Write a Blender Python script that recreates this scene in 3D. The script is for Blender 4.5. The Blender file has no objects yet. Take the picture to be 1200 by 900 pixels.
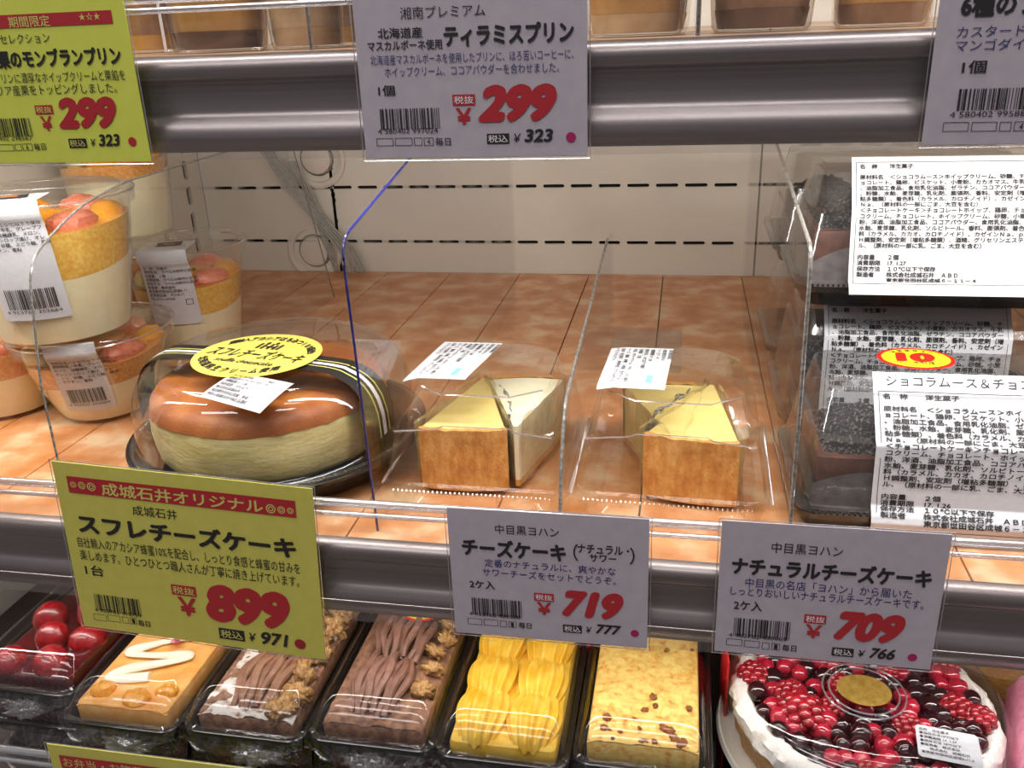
import bpy, bmesh, math, random
from mathutils import Vector, Matrix, noise
SC = 0.01                     # everything below is written in centimetres
C = bpy.context.scene.collection
scene = bpy.context.scene
random.seed(7)
PI = math.pi

# ------------------------------------------------------------------ camera
cam_d = bpy.data.cameras.new('camera')
cam = bpy.data.objects.new('camera', cam_d); C.objects.link(cam)
cam_d.sensor_width = 36.0
cam_d.lens = 36.0 * 1025.7 / 1200.0
cam_d.clip_start = 0.01; cam_d.clip_end = 60
R_ = Vector((0.9823, 0.18345, -0.03772)); U_ = Vector((-0.03511, 0.37822, 0.92505)); F_ = Vector((-0.18397, 0.90736, -0.37797))
cam.matrix_world = Matrix(((R_.x, U_.x, -F_.x, 0.08797), (R_.y, U_.y, -F_.y, -0.39146), (R_.z, U_.z, -F_.z, 0.23339), (0, 0, 0, 1)))
scene.camera = cam
scene.view_settings.view_transform = 'Standard'
scene.view_settings.look = 'None'
scene.view_settings.exposure = 0.0
scene.view_settings.gamma = 1.0
scene.view_settings.use_curve_mapping = False
scene.cycles.transparent_max_bounces = 40
scene.cycles.max_bounces = 8
scene.cycles.caustics_reflective = False
scene.cycles.caustics_refractive = False

# ------------------------------------------------------------------ world: the dim shop around the case
w = bpy.data.worlds.new('shop'); scene.world = w; w.use_nodes = True
nt = w.node_tree; nt.nodes.clear()
wo = nt.nodes.new('ShaderNodeOutputWorld'); wb = nt.nodes.new('ShaderNodeBackground')
tc = nt.nodes.new('ShaderNodeTexCoord'); sx = nt.nodes.new('ShaderNodeSeparateXYZ'); cr = nt.nodes.new('ShaderNodeValToRGB')
nt.links.new(tc.outputs['Generated'], sx.inputs[0]); nt.links.new(sx.outputs['Z'], cr.inputs[0])
cr.color_ramp.elements[0].position = 0.0; cr.color_ramp.elements[0].color = (0.10, 0.085, 0.085, 1)
cr.color_ramp.elements[1].position = 0.55; cr.color_ramp.elements[1].color = (0.30, 0.28, 0.30, 1)
nt.links.new(cr.outputs[0], wb.inputs['Color']); wb.inputs['Strength'].default_value = 1.0
nt.links.new(wb.outputs[0], wo.inputs[0])

# ------------------------------------------------------------------ lamps
def area(name, loc, sx_, sy_, power, color, target):
    d = bpy.data.lights.new(name, 'AREA'); d.shape = 'RECTANGLE'; d.size = sx_ * SC; d.size_y = sy_ * SC
    d.energy = power; d.color = color
    o = bpy.data.objects.new(name, d); C.objects.link(o); o.location = Vector(loc) * SC
    o.rotation_euler = (Vector(target) - Vector(loc)).to_track_quat('-Z', 'Z').to_euler()
    return o
area('upper_case_lamp', (0, 4, 45), 150, 4, 4.0, (1, .96, .92), (0, 22, 20))
area('middle_shelf_lamp', (0, 3.2, 20.6), 150, 2.2, 3.6, (1, .97, .93), (0, 17, 0))
area('lower_shelf_lamp', (0, 0.5, -6.2), 150, 2.0, 2.0, (1, .95, .9), (0, 4, -20))
area('ceiling_lamp_row', (-30, -110, 190), 260, 26, 26, (1, .97, .95), (0, 0, 0))
area('ceiling_lamp_row_front', (20, -30, 200), 300, 20, 22, (1, .97, .95), (0, 0, 0))

# ------------------------------------------------------------------ helpers
def link(name, me, m, parent=None, loc=(0, 0, 0), label=None):
    o = bpy.data.objects.new(name, me); C.objects.link(o)
    if m is not None and len(me.materials) == 0: me.materials.append(m)
    if parent is not None: o.parent = parent
    o.location = Vector(loc) * SC
    if label: o['label'] = label
    return o
def thing(name, label, cat, loc=(0, 0, 0), rotz=0, group=None):
    o = bpy.data.objects.new(name, None); C.objects.link(o); o.empty_display_size = .01
    o.location = Vector(loc) * SC; o.rotation_euler = (0, 0, rotz)
    o['label'] = label; o['category'] = cat
    if group: o['group'] = group
    return o
def tag(o, label, cat, group=None):
    o['label'] = label; o['category'] = cat
    if group: o['group'] = group
    return o

class M:
    def __init__(s): s.v = []; s.f = []
    def add(s, vs, fs):
        n = len(s.v); s.v += [tuple(p) for p in vs]; s.f += [tuple(i + n for i in f) for f in fs]
    def box(s, x0, x1, y0, y1, z0, z1):
        s.add([(x0,y0,z0),(x1,y0,z0),(x1,y1,z0),(x0,y1,z0),(x0,y0,z1),(x1,y0,z1),(x1,y1,z1),(x0,y1,z1)],
              [(0,3,2,1),(4,5,6,7),(0,1,5,4),(1,2,6,5),(2,3,7,6),(3,0,4,7)])
    def rbox(s, x0, x1, y0, y1, z0, z1, b):       # bevelled box as a loft
        def rg(z, i): return dict(cx=(x0+x1)/2, cy=(y0+y1)/2, z=z, hx=(x1-x0)/2-i, hy=(y1-y0)/2-i, r=max(b, .01))
        s.loft([rg(z0, b*.7), rg(z0+b*.3, b*.2), rg(z0+b, 0), rg(z1-b, 0), rg(z1-b*.3, b*.2), rg(z1, b*.7)], caps=3)
    def loft(s, rings, caps=3, seg=5):
        L = []
        for g in rings:
            r = min(g.get('r', 1), g['hx'] * .999, g['hy'] * .999); pts = []
            for (sx, sy, a0) in ((1, 1, 0), (-1, 1, 90), (-1, -1, 180), (1, -1, 270)):
                for k in range(seg + 1):
                    a = math.radians(a0 + 90 * k / seg)
                    pts.append((g['cx'] + sx * (g['hx'] - r) + r * math.cos(a), g['cy'] + sy * (g['hy'] - r) + r * math.sin(a),
                                g['z'] + g.get('dz', lambda x, y: 0)(sx * g['hx'], sy * g['hy'])))
            L.append(pts)
        n = len(L[0]); base = len(s.v)
        for p in L: s.v += p
        for i in range(len(L) - 1):
            for k in range(n):
                a = base + i * n + k; b = base + i * n + (k + 1) % n
                s.f.append((a, b, b + n, a + n))
        if caps & 1: s.f.append(tuple(base + k for k in reversed(range(n))))
        if caps & 2: s.f.append(tuple(base + (len(L) - 1) * n + k for k in range(n)))
    def lathe(s, prof, seg=48, c=(0, 0), caps=0, wob=None):
        base = len(s.v)
        for (r, z) in prof:
            for k in range(seg):
                a = 2 * PI * k / seg
                rr = r + (wob(a, z) if wob else 0)
                s.v.append((c[0] + rr * math.cos(a), c[1] + rr * math.sin(a), z))
        for i in range(len(prof) - 1):
            for k in range(seg):
                a = base + i * seg + k; b = base + i * seg + (k + 1) % seg
                s.f.append((a, b, b + seg, a + seg))
        if caps & 1: s.f.append(tuple(base + k for k in reversed(range(seg))))
        if caps & 2: s.f.append(tuple(base + (len(prof) - 1) * seg + k for k in range(seg)))
    def tube(s, pts, r, seg=8, caps=True, ribs=0):
        P = [Vector(p) for p in pts]; base = len(s.v); n = len(P)
        up = Vector((0, 0, 1))
        for i, p in enumerate(P):
            t = (P[min(i + 1, n - 1)] - P[max(i - 1, 0)]).normalized()
            a = t.cross(up)
            if a.length < 1e-3: a = t.cross(Vector((0, 1, 0)))
            a.normalize(); b = a.cross(t)
            rr = r(i / max(1, n - 1)) if callable(r) else r
            for k in range(seg):
                an = 2 * PI * k / seg
                q = rr * (1 + (ribs if k % 2 else 0))
                s.v.append(tuple(p + a * q * math.cos(an) + b * q * math.sin(an)))
        for i in range(n - 1):
            for k in range(seg):
                a = base + i * seg + k; b = base + i * seg + (k + 1) % seg
                s.f.append((a, b, b + seg, a + seg))
        if caps:
            s.f.append(tuple(base + k for k in reversed(range(seg))))
            s.f.append(tuple(base + (n - 1) * seg + k for k in range(seg)))
    def blob(s, c, r, seg=14, rings=9, lump=0, fr=1.5, seed=0, bump=None):
        rx, ry, rz = r if hasattr(r, '__len__') else (r, r, r)
        base = len(s.v)
        for i in range(rings + 1):
            th = PI * i / rings
            for k in range(seg):
                ph = 2 * PI * k / seg
                d = Vector((math.sin(th) * math.cos(ph), math.sin(th) * math.sin(ph), math.cos(th)))
                q = 1
                if lump: q += lump * noise.noise(d * fr + Vector((seed * 7.3, seed * 1.7, seed)))
                if bump: q += bump(th, ph)
                s.v.append((c[0] + rx * d.x * q, c[1] + ry * d.y * q, c[2] + rz * d.z * q))
        for i in range(rings):
            for k in range(seg):
                a = base + i * seg + k; b = base + i * seg + (k + 1) % seg
                s.f.append((a, a + seg, b + seg, b))
    def grid(s, fn, nu, nv, u=(0, 1), v=(0, 1), wrap=False):
        base = len(s.v)
        for j in range(nv + 1):
            for i in range(nu + 1):
                s.v.append(tuple(fn(u[0] + (u[1] - u[0]) * i / nu, v[0] + (v[1] - v[0]) * j / nv)))
        for j in range(nv):
            for i in range(nu):
                a = base + j * (nu + 1) + i
                s.f.append((a, a + 1, a + nu + 2, a + nu + 1))
    def mesh(s, name, smooth=True, sharp=None):
        me = bpy.data.meshes.new(name)
        me.from_pydata([(x * SC, y * SC, z * SC) for x, y, z in s.v], [], s.f)
        if smooth:
            for p in me.polygons: p.use_smooth = True
            if sharp is not None: me.set_sharp_from_angle(angle=math.radians(sharp))
        me.update(); return me
    def build(s, name, m, parent=None, loc=(0, 0, 0), label=None, smooth=True, sharp=40):
        return link(name, s.mesh(name, smooth, sharp), m, parent, loc, label)

# ------------------------------------------------------------------ materials
def newmat(name):
    m = bpy.data.materials.new(name); m.use_nodes = True
    nt = m.node_tree; nt.nodes.clear()
    o = nt.nodes.new('ShaderNodeOutputMaterial')
    return m, nt, o
def col(c): return (c[0], c[1], c[2], 1)
def srgb(h):
    h = h.lstrip('#'); v = [int(h[i:i + 2], 16) / 255 for i in (0, 2, 4)]
    return tuple(x / 12.92 if x <= .04045 else ((x + .055) / 1.055) ** 2.4 for x in v)
def mat(name, a, b=None, scale=60, rough=.5, bump=0, bscale=None, metal=0, sss=0, coat=0, c3=None, stretch=None, detail=4, lo=.35, hi=.65, spec=.5, emit=None, aniso=0):
    m, nt, o = newmat(name); N = nt.nodes; L = nt.links
    if not any(k in name for k in ('deck', 'wall', 'vinyl', 'metal')): scale *= 4.5; bscale = bscale * 4.5 if bscale else None
    p = N.new('ShaderNodeBsdfPrincipled'); L.new(p.outputs[0], o.inputs[0])
    a = srgb(a) if isinstance(a, str) else a; b = a if b is None else (srgb(b) if isinstance(b, str) else b)
    tc = N.new('ShaderNodeTexCoord'); mp = N.new('ShaderNodeMapping'); L.new(tc.outputs['Object'], mp.inputs[0])
    if stretch: mp.inputs['Scale'].default_value = stretch
    nz = N.new('ShaderNodeTexNoise'); nz.inputs['Scale'].default_value = scale; nz.inputs['Detail'].default_value = detail
    L.new(mp.outputs[0], nz.inputs['Vector'])
    cr = N.new('ShaderNodeValToRGB'); L.new(nz.outputs['Fac'], cr.inputs[0]); L.new(cr.outputs[0], p.inputs['Base Color'])
    e = cr.color_ramp.elements; e[0].position = lo; e[0].color = col(a); e[1].position = hi; e[1].color = col(b)
    if c3:
        x = e.new((lo + hi) / 2); x.color = col(srgb(c3))
    p.inputs['Roughness'].default_value = rough; p.inputs['Metallic'].default_value = metal
    p.inputs['Specular IOR Level'].default_value = spec
    if sss:
        p.inputs['Subsurface Weight'].default_value = sss; p.inputs['Subsurface Radius'].default_value = (1, .6, .3); p.inputs['Subsurface Scale'].default_value = .004
    if coat: p.inputs['Coat Weight'].default_value = coat; p.inputs['Coat Roughness'].default_value = .05
    if bump:
        n2 = N.new('ShaderNodeTexNoise'); n2.inputs['Scale'].default_value = bscale or scale * 3; n2.inputs['Detail'].default_value = 3
        L.new(mp.outputs[0], n2.inputs['Vector'])
        bp = N.new('ShaderNodeBump'); bp.inputs['Strength'].default_value = bump; bp.inputs['Distance'].default_value = .0012
        L.new(n2.outputs['Fac'], bp.inputs['Height']); L.new(bp.outputs[0], p.inputs['Normal'])
    return m
def clear(name, tint=(.97, .97, .96), base=.04, edge=.55, rough=.03, power=3.0, bump=0, bscale=40, haze=0, hazecol=(.8, .8, .8), stretch=None):
    """thin clear plastic: transmits straight, reflects more towards grazing, optional milky haze"""
    m, nt, o = newmat(name); N = nt.nodes; L = nt.links
    t = N.new('ShaderNodeBsdfTransparent'); t.inputs[0].default_value = col(tint)
    g = N.new('ShaderNodeBsdfGlossy'); g.inputs['Roughness'].default_value = rough; g.inputs['Color'].default_value = (1, 1, 1, 1)
    lw = N.new('ShaderNodeLayerWeight'); lw.inputs['Blend'].default_value = .5
    pw = N.new('ShaderNodeMath'); pw.operation = 'POWER'; pw.inputs[1].default_value = power; L.new(lw.outputs['Facing'], pw.inputs[0])
    mu = N.new('ShaderNodeMath'); mu.operation = 'MULTIPLY_ADD'; mu.inputs[1].default_value = edge; mu.inputs[2].default_value = base
    L.new(pw.outputs[0], mu.inputs[0])
    mx = N.new('ShaderNodeMixShader'); L.new(mu.outputs[0], mx.inputs[0]); L.new(g.outputs[0], mx.inputs[2])
    tc = N.new('ShaderNodeTexCoord'); mp = N.new('ShaderNodeMapping'); L.new(tc.outputs['Object'], mp.inputs[0])
    if stretch: mp.inputs['Scale'].default_value = stretch
    if haze:
        d = N.new('ShaderNodeBsdfDiffuse'); d.inputs[0].default_value = col(hazecol)
        tl = N.new('ShaderNodeBsdfTranslucent'); tl.inputs[0].default_value = col(hazecol)
        dm = N.new('ShaderNodeMixShader'); L.new(d.outputs[0], dm.inputs[1]); L.new(tl.outputs[0], dm.inputs[2])
        nz = N.new('ShaderNodeTexNoise'); nz.inputs['Scale'].default_value = bscale; L.new(mp.outputs[0], nz.inputs['Vector'])
        hm = N.new('ShaderNodeMath'); hm.operation = 'MULTIPLY'; hm.inputs[1].default_value = haze * 2; L.new(nz.outputs['Fac'], hm.inputs[0])
        h = N.new('ShaderNodeMixShader'); L.new(hm.outputs[0], h.inputs[0]); L.new(t.outputs[0], h.inputs[1]); L.new(dm.outputs[0], h.inputs[2])
        L.new(h.outputs[0], mx.inputs[1])
    else: L.new(t.outputs[0], mx.inputs[1])
    if bump:
        n2 = N.new('ShaderNodeTexNoise'); n2.inputs['Scale'].default_value = bscale; n2.inputs['Detail'].default_value = 2
        L.new(mp.outputs[0], n2.inputs['Vector'])
        bp = N.new('ShaderNodeBump'); bp.inputs['Strength'].default_value = bump; bp.inputs['Distance'].default_value = .003
        L.new(n2.outputs['Fac'], bp.inputs['Height']); L.new(bp.outputs[0], g.inputs['Normal']); L.new(bp.outputs[0], lw.inputs['Normal'])
    L.new(mx.outputs[0], o.inputs[0])
    return m
K = {}
K['acrylic'] = clear('divider_acrylic', (.93, .93, .935), base=.022, edge=.2, power=2.2)
K['lid'] = clear('clear_lid_plastic', (.97, .97, .96), base=.045, edge=.5, power=2.2, rough=.04, bump=.05, bscale=60)
K['pack'] = clear('clear_pack_plastic', (.97, .962, .95), base=.03, edge=.45, power=2.0, rough=.04, bump=.06, bscale=90)
K['hazy'] = clear('hazy_lid_plastic', (.9, .9, .9), base=.07, edge=.5, power=1.8, rough=.07, bump=.08, bscale=70, haze=.07, hazecol=(.6, .6, .62))
K['cup'] = clear('clear_cup_plastic', (.96, .95, .93), base=.05, edge=.6, power=2.5, rough=.04)
K['film'] = clear('cling_film', (.97, .97, .97), base=.05, edge=.5, power=1.6, rough=.12, bump=.9, bscale=120)
K['scrunch'] = clear('scrunched_cling_film', (.93, .93, .93), base=.10, edge=.6, power=1.3, rough=.15, bump=1.0, bscale=160, haze=.16, hazecol=(.85, .85, .88))
K['guard'] = clear('clear_price_rail', (.93, .92, .92), base=.06, edge=.35, power=2.0, rough=.12, bump=.25, bscale=30, haze=.10, hazecol=(.7, .66, .66), stretch=(.05, 1, 6))
K['bead'] = clear('clear_bead_edge', (.85, .86, .88), base=.25, edge=.5, power=1.5, rough=.08, haze=.22, hazecol=(.9, .9, .95))
K['metal'] = mat('brushed_shelf_metal', '#857e7d', '#979090', scale=200, stretch=(.02, 1, 1), rough=.34, metal=1.0)
K['cream_metal'] = mat('cream_painted_metal', '#d9d3c9', '#e2dcd2', scale=9, rough=.45)
K['wall'] = mat('off_white_enamel_wall', '#d8d4c8', '#e3dfd3', scale=6, rough=.42, bump=.03, bscale=50)
K['slot'] = mat('slot_shade_and_chips', '#15120f', '#0c0a09', rough=.8)  # near-black: paints the shade behind the slots, also colours the paint chips
K['dark_plastic'] = mat('black_tray_plastic', '#141414', '#1c1b1b', scale=30, rough=.22, coat=.4)
K['label'] = mat('white_label_paper', '#c3c4c9', '#c9cace', scale=80, rough=.45)
K['blue_edge'] = mat('blue_acrylic_edge', '#1b1f5e', '#2c3380', scale=60, rough=.2, coat=.5)
K['grey_edge'] = mat('grey_acrylic_edge', '#5f5c59', '#8f8b86', scale=120, rough=.2, coat=.5)
K['sleeve'] = clear('clear_sign_sleeve', (.98, .98, .98), base=.035, edge=.25, power=2.5, rough=.12)
INK = {'k': mat('black_ink', '#1c191b', rough=.6), 'n': mat('navy_ink', '#2a2a6e', rough=.6), 'r': mat('red_ink', '#b5202c', rough=.6),
       'w': mat('white_ink', '#e8e2e4', rough=.6), 'm': mat('magenta_ink', '#a81858', rough=.6), 'm2': mat('crimson_ink', '#a01828', rough=.6),
       'y': mat('yellow_ink', '#d5cf6e', rough=.6), 'g': mat('grey_ink', '#56545a', rough=.6), 't': mat('teal_ink', '#7dbfb6', rough=.6),
       'o': mat('orange_ink', '#c06a35', rough=.6), 'br': mat('dark_band_ink', '#1a1714', rough=.55), 'yl': mat('bright_yellow_ink', '#f2dc2a', rough=.5), 'rr': mat('bright_red_ink', '#e0251b', rough=.5)}
INKN = {'k': 'black_print', 'n': 'navy_print', 'r': 'red_print', 'w': 'white_print', 'm': 'magenta_dot', 'm2': 'crimson_dot', 'y': 'yellow_print', 'g': 'grey_print', 't': 'teal_print', 'o': 'orange_print', 'br': 'dark_band', 'yl': 'yellow_print', 'rr': 'red_print'}

# ------------------------------------------------------------------ writing: glyph outlines as flat meshes, laid on a surface by a mapping fn
_tc = {}
def glyphs(text, bold=0):
    key = (text, bold)
    if key in _tc: return _tc[key]
    cu = bpy.data.curves.new('t', 'FONT'); cu.body = text; cu.size = 1; cu.resolution_u = 5 if len(text) <= 4 else 2
    cu.fill_mode = 'BOTH'
    ob = bpy.data.objects.new('t', cu); me = bpy.data.meshes.new_from_object(ob)
    vs = [(v.co.x, v.co.y, 0.0) for v in me.vertices]; fs = [tuple(p.vertices) for p in me.polygons]
    bpy.data.objects.remove(ob); bpy.data.curves.remove(cu); bpy.data.meshes.remove(me)
    if not vs: vs = [(0, 0, 0), (.01, 0, 0), (0, .01, 0)]; fs = []
    if bold and fs:                                  # heavier weight: shifted copies of the outline
        o = list(vs); of = list(fs); d = bold * .0085
        for k in range(8):
            n = len(vs); vs += [(x + d * math.cos(k * PI / 4), y + d * math.sin(k * PI / 4), .0006 * (k + 1)) for x, y, _ in o]; fs += [tuple(i + n for i in f) for f in of]
    bb = (min(v[0] for v in vs), max(v[0] for v in vs), min(v[1] for v in vs), max(v[1] for v in vs))
    _tc[key] = (vs, fs, bb); return _tc[key]
class Print:
    """collects flat print in (u, v) centimetres by ink colour"""
    def __init__(s): s.c = {}
    def _a(s, c, vs, fs, lay=0):
        d = s.c.setdefault((c, lay), ([], [])); n = len(d[0]); d[0].extend(vs); d[1].extend(tuple(i + n for i in f) for f in fs)
    def text(s, t, u0, u1, v, h, c='k', bold=0, shear=0, lay=1):
        vs, fs, bb = glyphs(t, bold); wx = max(bb[1] - bb[0], 1e-6); hy = max(bb[3] - bb[2], 1e-6)
        k = h / hy
        if t.strip('ー一－-') == '': k = 0.4 * h / max(hy, 1e-6)
        kx = (u1 - u0 - abs(shear) * h) / wx
        o = [(u0 + (x - bb[0]) * kx + shear * (y - bb[2]) * k, v - h / 2 + (y - bb[2]) * k, e) for x, y, e in vs]
        s._a(c, o, fs, lay)
    def line(s, t, u, v, size, c='k', bold=0, squeeze=1, lay=1):      # running text at natural proportions
        vs, fs, bb = glyphs(t, bold)
        s._a(c, [(u + x * size * squeeze, v + y * size, e) for x, y, e in vs], fs, lay)
    def rect(s, u0, u1, v0, v1, c, lay=0, n=1): 
        for i in range(n):
            a = u0 + (u1 - u0) * i / n; b = u0 + (u1 - u0) * (i + 1) / n
            s._a(c, [(a, v0), (b, v0), (b, v1), (a, v1)], [(0, 1, 2, 3)], lay)
    def frame(s, u0, u1, v0, v1, t, c, lay=0):
        s.rect(u0, u1, v0, v0 + t, c, lay, 6); s.rect(u0, u1, v1 - t, v1, c, lay, 6)
        m = 8
        for i in range(m):
            a = v0 + (v1 - v0) * i / m; b = v0 + (v1 - v0) * (i + 1) / m
            s.rect(u0, u0 + t, a, b, c, lay); s.rect(u1 - t, u1, a, b, c, lay)
    def dot(s, u, v, r, c, lay=0, n=20, ry=None):
        ry = ry or r
        s._a(c, [(u + r * math.cos(2 * PI * k / n), v + ry * math.sin(2 * PI * k / n)) for k in range(n)], [tuple(range(n))], lay)
    def ring(s, u, v, r, t, c, lay=0, n=20, ry=None):
        ry = ry or r
        vs = []
        for q, qy in ((r, ry), (r - t, ry - t)): vs += [(u + q * math.cos(2 * PI * k / n), v + qy * math.sin(2 * PI * k / n)) for k in range(n)]
        s._a(c, vs, [(k, (k + 1) % n, n + (k + 1) % n, n + k) for k in range(n)], lay)
    def barcode(s, u0, u1, v0, v1, c='k', seed=1):
        rr = random.Random(seed); u = u0; w0 = (u1 - u0) / 95
        while u < u1 - w0 * .5:
            a = rr.choice((1, 1, 2, 3)) * w0; b = rr.choice((1, 1, 2, 2, 3)) * w0
            s.rect(u, min(u + a, u1), v0, v1, c, 1); u += a + b
    def build(s, fn, parent, lift=.018):
        for (c, lay), (vs, fs) in sorted(s.c.items(), key=lambda q: q[0][1]):
            m = M(); m.add([fn(q[0], q[1], lift * (1 + lay) + (q[2] if len(q) > 2 else 0)) for q in vs], fs)
            o = m.build(INKN[c], INK[c], parent, smooth=False); o['kind'] = 'stuff'
def flat(u, v, d): return (u, -d, v)

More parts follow.
